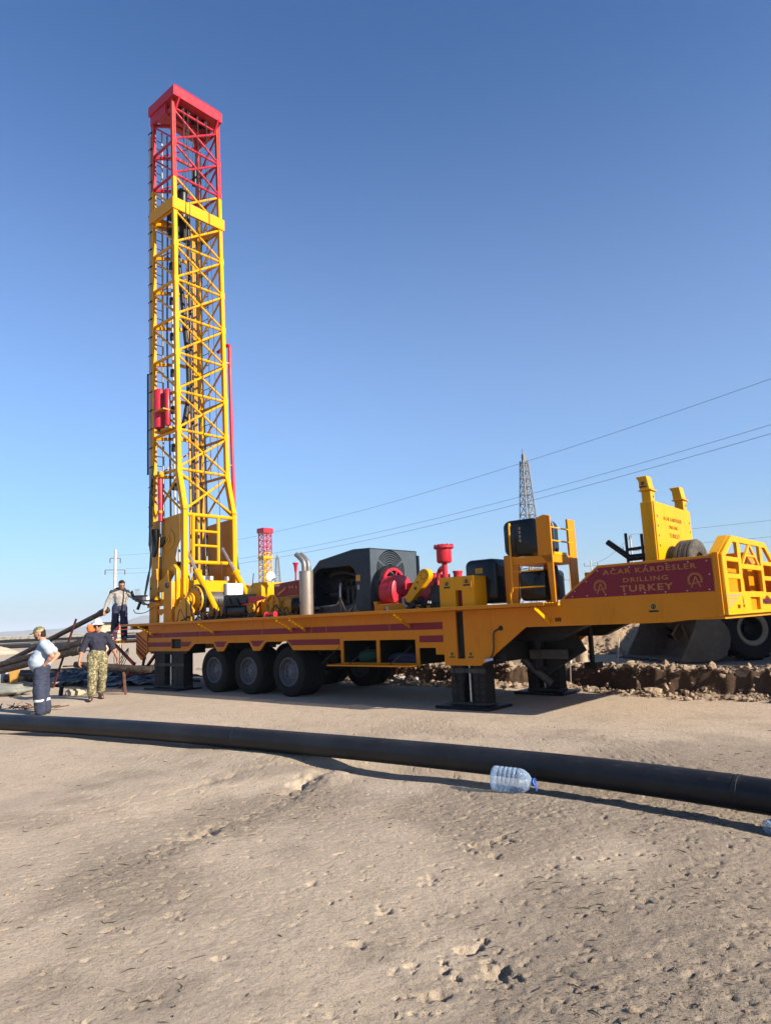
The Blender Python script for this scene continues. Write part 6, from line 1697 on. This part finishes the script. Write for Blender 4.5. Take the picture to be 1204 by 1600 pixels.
def V3(*a): return np.array(a, float)
def hand(prims, wrist, d, palm_n, s=1.0, curl=.5):
    """palm, four fingers of different length and a thumb; d: pointing direction, palm_n: palm side"""
    d = d / np.linalg.norm(d); n = palm_n - d * (palm_n @ d); n = n / np.linalg.norm(n); sd = np.cross(n, d)
    for q in (-.024, -.008, .008, .024):
        prims.append((wrist + d * .012 + sd * q * .6, wrist + d * .085 * s + sd * q, .017, .0135, None))
    for q, L in ((-.030, .062), (-.0105, .078), (.0105, .084), (.030, .076)):
        k0 = wrist + d * .088 * s + sd * q
        d1 = d * math.cos(curl * .6) + n * math.sin(curl * .6); d2 = d * math.cos(curl * 1.5) + n * math.sin(curl * 1.5)
        k1 = k0 + d1 * L * .5 + sd * q * .10; k2 = k1 + d2 * L * .5
        prims.append((k0, k1, .0105, .0095, None)); prims.append((k1, k2, .0095, .008, None))
    t0 = wrist + d * .03 + sd * .030; t1 = t0 + d * .030 + sd * .026 + n * .012; t2 = t1 + d * .034 + sd * .002 + n * .014
    prims.append((t0, t1, .0135, .012, None)); prims.append((t1, t2, .0115, .009, None))

def make_person(name, loc, rz, J, skin, res=.0085):
    """J: joints in metres, +x forward, +y to the person's left, z up"""
    p = []
    hc = V3(*J['head']); fx = V3(*J.get('face', (1, 0, 0))); fx = fx / np.linalg.norm(fx); up_ = V3(0, 0, 1); lf = np.cross(up_, fx); lf /= np.linalg.norm(lf); uh = np.cross(fx, lf)
    nb_ = V3(*J['neck'])
    p.append((nb_, hc - uh * .06 - fx * .015, .060, .056, None))
    p.append((hc + uh * .028 - fx * .022, hc + uh * .022 + fx * .018, .088, .083, None))
    p.append((hc - uh * .020 + fx * .018, hc - uh * .075 + fx * .048, .072, .048, None))
    p.append((hc - uh * .005 + fx * .092, hc - uh * .036 + fx * .106, .010, .015, None))
    for s in (1, -1):
        p.append((hc - uh * .0 + lf * s * .083 - fx * .012, hc - uh * .035 + lf * s * .080 - fx * .004, .016, .011, (1, 1, 1)))
        p.append((hc + uh * .022 + lf * s * .030 + fx * .080, hc + uh * .020 + lf * s * .045 + fx * .072, .013, .011, None))
    p.append((hc - uh * .062 + fx * .082 - lf * .018, hc - uh * .062 + fx * .082 + lf * .018, .010, .010, None))
    ch = V3(*J['chest']); pel = V3(*J['pelvis'])
    p.append((pel, ch, .11, .115, (1, 1.25, 1))); p.append((ch, nb_ - V3(0, 0, .03), .11, .07, (1, 1.3, 1)))
    for s in 'LR':
        sh, el, wr = (V3(*J[s + q]) for q in ('sh', 'el', 'wr')); hp, kn, an = (V3(*J[s + q]) for q in ('hip', 'kn', 'an'))
        p.append((sh, el, .052, .042, None)); p.append((el, el + (wr - el) * .35, .043, .042, None)); p.append((el + (wr - el) * .3, wr, .042, .027, None))
        p.append((nb_ - V3(0, 0, .05), sh, .06, .055, None))
        p.append((hp, kn, .088, .056, None)); p.append((kn, kn + (an - kn) * .35, .055, .056, None)); p.append((kn + (an - kn) * .3, an, .055, .038, None))
        toe = V3(*J[s + 'toe']); hl = an - V3(0, 0, an[2] - .045) - (toe - an) * V3(1, 1, 0) * .28
        p.append((an, hl, .040, .034, None)); p.append((an - V3(0, 0, .01), toe, .038, .022, None)); p.append((hl, toe, .030, .022, None))
        hand(p, wr, V3(*J[s + 'hd']), V3(*J[s + 'pn']), curl=J.get(s + 'curl', .5))
    v, q = sdf_mesh(p, res, .022)
    o = raw_mesh(name, v, q, [skin, EYE, LIP])
    cen = v[q].mean(1); mi = np.zeros(len(q), np.int32)
    for s in (1, -1):
        e = hc + uh * .004 + lf * s * .034 + fx * .080; mi[np.linalg.norm((cen - e) * np.array([.6, 1, 1.4]), axis=1) < .014] = 1
        b_ = hc + uh * .030 + lf * s * .034 + fx * .09; mi[(np.abs((cen - b_) @ uh) < .006) & (np.abs((cen - b_) @ lf) < .022) & (np.abs((cen - b_) @ fx) < .03)] = 1
    m_ = hc - uh * .062 + fx * .085; mi[(np.abs((cen - m_) @ uh) < .007) & (np.abs((cen - m_) @ lf) < .024) & (np.abs((cen - m_) @ fx) < .03)] = 2
    o.data.polygons.foreach_set('material_index', mi)
    o.location = loc; o.rotation_euler = (0, 0, rz)
    return o, dict(hc=hc, fx=fx, lf=lf, uh=uh)
def wear(name, o, prims, mat, fold=.012, freq=9., k=.03, res=.0095, cut=None, seed=0):
    v, q = sdf_mesh(prims, res, k, fold, freq, seed, cut)
    return raw_mesh(name, v, q, mat, parent=o)
def J2(J, *names): return [V3(*J[n]) for n in names]
def shirt_prims(J, belly=0., sleeve=.62, r=.145, long=False, hem=0., loose=1.0):
    ch, pel, nk = J2(J, 'chest', 'pelvis', 'neck'); P_ = []
    P_.append((pel + V3(-.005, 0, .02 - hem), ch + V3(0, 0, -.02), .128 * loose, .138 * loose, (1, 1.28, 1)))
    P_.append((ch, nk - V3(0, 0, .045), .135 * loose, .078, (1, 1.36, 1)))
    if belly: P_.append((pel + V3(.055, 0, .12), ch + V3(.04, 0, -.10), .150 + belly, .135 + belly * .6, (1, 1.18, 1)))
    for s in 'LR':
        sh, el, wr = J2(J, s + 'sh', s + 'el', s + 'wr')
        P_.append((nk - V3(0, 0, .06), sh, .075, .070, None))
        if long: P_.append((sh, el, .068, .056, None)); P_.append((el, el + (wr - el) * .93, .056, .042, None))
        elif sleeve <= 1: P_.append((sh, sh + (el - sh) * sleeve, .070, .070, None))
        else: P_.append((sh, el, .072, .064, None)); P_.append((el, el + (wr - el) * (sleeve - 1), .062, .056, None))
    return P_
def trouser_prims(J, r0=.108, r1=.088, r2=.078, end=.93):
    pel = V3(*J['pelvis']); P_ = [(pel + V3(0, -.05, .04), pel + V3(0, .05, .04), .128, .128, (1, 1.05, 1)), (pel + V3(0, 0, .10), pel, .128, .13, (1, 1.2, 1))]
    for s in 'LR':
        hp, kn, an = J2(J, s + 'hip', s + 'kn', s + 'an')
        P_.append((hp + V3(0, 0, .02), kn, r0, r1, None)); P_.append((kn, kn + (an - kn) * end, r1, r2, None))
    return P_
def shoes(o, J, mat, hgt=.05):
    for s in 'LR':
        an, toe = J2(J, s + 'an', s + 'toe'); d = (toe - an) * V3(1, 1, 0); d /= np.linalg.norm(d); hl = V3(an[0], an[1], .04 + toe[2] - .025) - d * .06
        wear('shoe', o, [(hl, V3(toe[0], toe[1], toe[2] + .008), .046, .036, None), (hl, hl + V3(0, 0, hgt), .046, .048, None), (V3(an[0], an[1], an[2] + .02), toe + V3(0, 0, .012), .045, .034, None)], mat, 0, res=.008)

# -- man in cap, hands on hips, in profile on the left
J = dict(head=(.075, 0, 1.615), face=(1, 0, -.22), neck=(0, 0, 1.475), chest=(-.02, 0, 1.27), pelvis=(-.0, 0, .93),
         Lsh=(-.03, .20, 1.415), Lel=(-.22, .31, 1.16), Lwr=(-.075, .215, .99), Lhd=(.8, -.35, -.25), Lpn=(.2, -1, -.2),
         Rsh=(-.03, -.20, 1.415), Rel=(-.24, -.31, 1.17), Rwr=(-.13, -.20, 1.0), Rhd=(.6, .5, -.25), Rpn=(.2, 1, -.2), Lcurl=.6, Rcurl=.6,
         Lhip=(0, .095, .90), Lkn=(.02, .12, .49), Lan=(-.02, .13, .085), Ltoe=(.15, .16, .03),
         Rhip=(0, -.095, .90), Rkn=(.0, -.12, .49), Ran=(-.06, -.12, .085), Rtoe=(.11, -.15, .03))
pz = gh(-7.12, 14.38)
man1, h = make_person('person', (-7.12, 14.38, pz), math.radians(198), J, SKIN)
tag(man1, 'heavy man in camouflage cap and pale blue T-shirt standing in profile with hands on hips', 'person')
TEE = smat('pale_tee', (.29, .35, .42)); NAVW = smat('navy_workwear', (.028, .035, .062), .8, .2)
wear('tshirt', man1, shirt_prims(J, .062, .66), TEE, .015, 6)
# navy side panel of the shirt
trs = wear('trousers', man1, trouser_prims(J, .138, .122, .112, .97), NAVW, .020, 8)
bnds = []
for s in 'LR':
    kn, an = J2(J, s + 'kn', s + 'an'); c = kn + (an - kn) * .50
    MB().lathe([(.116, -.028), (.124, -.02), (.124, .02), (.116, .028)], c, (0.03, 0, 1), 28).build('reflective_band', REFW, man1)
shoes(man1, J, smat('black_shoe', (.02, .02, .022), .5))
hc, fx, lf, uh = h['hc'], h['fx'], h['lf'], h['uh']
def vv(a): return Vector([float(c) for c in a])
wear('hair', man1, [(hc + uh * .015 - fx * .035, hc - uh * .035 - fx * .045, .088, .07, None)], HAIRM, .003, 60, res=.007, cut=lambda X, Y, Z: (X - hc[0]) * fx[0] + (Z - hc[2]) * fx[2] - .015)
CAMO, nt, p = new_mat('camouflage_cloth')
tcx = nt.nodes.new('ShaderNodeTexCoord')
n1 = tex_noise(nt, 16, 2, .5, vec=tcx.outputs['Object']); n2 = tex_noise(nt, 23, 2, .5, vec=tcx.outputs['Object'], stretch=(1, 1.2, 1.4))
r1 = ramp(nt, n1.outputs['Fac'], [(.44, (.30, .255, .14)), (.47, (.14, .125, .06))]); r1.color_ramp.interpolation = 'CONSTANT'
r2_ = ramp(nt, n2.outputs['Fac'], [(.0, (0, 0, 0)), (.56, (1, 1, 1))]); r2_.color_ramp.interpolation = 'CONSTANT'
c_ = mixc(nt, r2_.outputs[0], r1.outputs[0], (.055, .045, .028)); nt.links.new(c_, p.inputs['Base Color']); p.inputs['Roughness'].default_value = .9
wear('cap', man1, [(hc + uh * .055 - fx * .02, hc + uh * .058 + fx * .012, .094, .090, None), (hc + uh * .045 + fx * .06, hc + uh * .028 + fx * .165, .035, .020, (1, 2.0, .35))], CAMO, .003, 20, .02, .007, cut=lambda X, Y, Z: -((X - hc[0]) * uh[0] + (Y - hc[1]) * uh[1] + (Z - hc[2]) * uh[2]) + .018)
wear('beard', man1, [(hc - uh * .07 + fx * .052, hc - uh * .085 + fx * .055, .046, .038, (1, 1.2, 1))], HAIRM, .003, 60, .01, .007)

# -- man in white hat, camouflage trousers, walking
J = dict(head=(.03, -.01, 1.62), face=(1, -.25, -.06), neck=(0, 0, 1.485), chest=(0, 0, 1.28), pelvis=(0, 0, .94),
         Lsh=(0, .19, 1.40), Lel=(-.02, .32, 1.13), Lwr=(.14, .40, .91), Lhd=(.35, .12, -.9), Lpn=(.3, -1, 0),
         Rsh=(0, -.19, 1.40), Rel=(.0, -.31, 1.12), Rwr=(.10, -.37, .89), Rhd=(.15, -.05, -1), Rpn=(.3, 1, 0), Lcurl=.7, Rcurl=.5,
         Lhip=(0, .10, .91), Lkn=(-.06, .12, .50), Lan=(-.17, .10, .12), Ltoe=(-.02, .13, .04),
         Rhip=(0, -.10, .91), Rkn=(.10, -.10, .50), Ran=(.07, -.12, .085), Rtoe=(.23, -.15, .03))
pz = gh(-6.93, 16.6)
man2, h = make_person('person', (-6.93, 16.6, pz), math.radians(-62), J, SKIN2)
man2.scale = (1.05,) * 3
tag(man2, 'man in white hat, dark glasses, navy shirt and camouflage trousers by the platform', 'person')
wear('shirt', man2, shirt_prims(J, .0, 1.15, hem=.03, loose=.97), smat('navy_shirt', (.017, .018, .034)), .022, 9)
wear('trousers', man2, trouser_prims(J, .112, .096, .085, .80), CAMO, .016, 8, seed=4)
hc, fx, lf, uh = h['hc'], h['fx'], h['lf'], h['uh']
for s in 'LR':
    an, toe = J2(J, s + 'an', s + 'toe'); d = (toe - an) * V3(1, 1, 0); d /= np.linalg.norm(d)
    wear('sandal', man2, [(an - V3(0, 0, an[2] - toe[2] + .012) - d * .07, toe - V3(0, 0, .012), .042, .040, (1, 1, .45)), (an + d * .05 - V3(0, 0, .02), toe - d * .03 + V3(0, 0, .012), .042, .036, None)], smat('brown_sandal', (.05, .035, .025), .6), 0, res=.008)
wear('hat', man2, [(hc + uh * .065 - fx * .01, hc + uh * .085 - fx * .005, .098, .088, None), (hc + uh * .045, hc + uh * .042 + fx * .02, .140, .140, (1, 1, .16))], smat('white_hat', (.62, .60, .60)), .003, 12, .02, .007)
mb = MB()
for s in (1, -1):
    c = vv(hc + uh * .006 + lf * s * .034 + fx * .096); mb.lathe([(0, -.004), (.026, -.004), (.026, .004), (0, .004)], c, vv(fx), 16)
mb.bar(vv(hc + uh * .010 + lf * .075 + fx * .088), vv(hc + uh * .010 - lf * .075 + fx * .088), .01, .012)
for s in (1, -1): mb.bar(vv(hc + uh * .012 + lf * s * .078 + fx * .086), vv(hc + uh * .008 + lf * s * .090 - fx * .01), .006, .008)
mb.build('sunglasses', LENS, man2)

# -- man on the platform with a hand on the console
J = dict(head=(.07, .05, 1.615), face=(1, .35, -.5), neck=(0, .05, 1.48), chest=(0, .03, 1.28), pelvis=(-.02, 0, .95),
         Lsh=(0, .205, 1.41), Lel=(.10, .44, 1.20), Lwr=(.16, .70, 1.04), Lhd=(.25, .8, -.3), Lpn=(.3, 0, -1),
         Rsh=(0, -.205, 1.40), Rel=(-.04, -.34, 1.13), Rwr=(.02, -.42, .89), Rhd=(.1, -.08, -1), Rpn=(.3, 1, 0), Lcurl=.9, Rcurl=.5,
         Lhip=(-.02, .10, .92), Lkn=(.04, .13, .50), Lan=(-.03, .14, .085), Ltoe=(.14, .18, .03),
         Rhip=(-.02, -.10, .92), Rkn=(.02, -.13, .50), Ran=(-.03, -.15, .085), Rtoe=(.13, -.20, .03))
mp = RW(-7.47, .12, 1.301)
man3, h = make_person('person', mp, math.radians(-72), J, SKIN2)
tag(man3, 'man in pale grey sweatshirt standing on the rear platform at the control levers', 'person')
SW, nt, p = new_mat('two_tone_sweatshirt')
tcx = nt.nodes.new('ShaderNodeTexCoord'); sxx = nt.nodes.new('ShaderNodeSeparateXYZ'); nt.links.new(tcx.outputs['Object'], sxx.inputs[0])
ab = nt.nodes.new('ShaderNodeMath'); ab.operation = 'ABSOLUTE'; nt.links.new(sxx.outputs['Y'], ab.inputs[0])
sm = nt.nodes.new('ShaderNodeMath'); sm.operation = 'MULTIPLY_ADD'; nt.links.new(ab.outputs[0], sm.inputs[0]); sm.inputs[1].default_value = .35; nt.links.new(sxx.outputs['Z'], sm.inputs[2])
rg = ramp(nt, sm.outputs[0], [(.0, (.28, .255, .23)), (.995, (.02, .022, .03))]); rg.color_ramp.interpolation = 'CONSTANT'
dv = nt.nodes.new('ShaderNodeMath'); dv.operation = 'DIVIDE'; nt.links.new(sm.outputs[0], dv.inputs[0]); dv.inputs[1].default_value = 1.475; nt.links.new(dv.outputs[0], rg.inputs[0])
nt.links.new(rg.outputs[0], p.inputs['Base Color']); p.inputs['Roughness'].default_value = .9
wear('sweatshirt', man3, shirt_prims(J, .0, long=True, loose=1.0), SW, .022, 9)
wear('trousers', man3, trouser_prims(J, .112, .098, .088, .95), smat('navy_track_trousers', (.020, .025, .055), .7), .016, 8, seed=2)
shoes(man3, J, smat('pale_shoe', (.45, .40, .36), .6))
hc, fx, lf, uh = h['hc'], h['fx'], h['lf'], h['uh']
wear('hair', man3, [(hc + uh * .05 - fx * .03, hc + uh * .02 - fx * .04, .092, .085, None), (hc + uh * .085 + fx * .02, hc + uh * .08 - fx * .03, .06, .06, None)], HAIRM, .004, 60, .02, .007, cut=lambda X, Y, Z: ((X - hc[0]) * fx[0] + (Y - hc[1]) * fx[1] + (Z - hc[2]) * fx[2]) - .045 - .5 * np.maximum(0, (X - hc[0]) * uh[0] + (Y - hc[1]) * uh[1] + (Z - hc[2]) * uh[2] - .03))
wear('hood', man3, [(V3(-.06, -.10, 1.50), V3(-.06, .10, 1.50), .055, .055, None), (V3(-.02, -.13, 1.47), V3(-.08, 0, 1.52), .045, .05, None), (V3(-.02, .13, 1.47), V3(-.08, 0, 1.52), .045, .05, None)], smat('dark_hood', (.022, .023, .03)), .008, 14, res=.009)

# ================================================================== AIR
hz = MB().box((-9600, -1200, -60), (9600, 9600, 95))
hazem = bpy.data.materials.new('haze'); hazem.use_nodes = True; nt = hazem.node_tree; nt.nodes.clear()
ho_ = nt.nodes.new('ShaderNodeOutputMaterial'); pv = nt.nodes.new('ShaderNodeVolumePrincipled')
pv.inputs['Color'].default_value = (.78, .88, 1.0, 1); pv.inputs['Density'].default_value = 2.2e-4; pv.inputs['Anisotropy'].default_value = 0.0
nt.links.new(pv.outputs[0], ho_.inputs['Volume'])
kind(hz.build('haze', hazem), 'stuff')
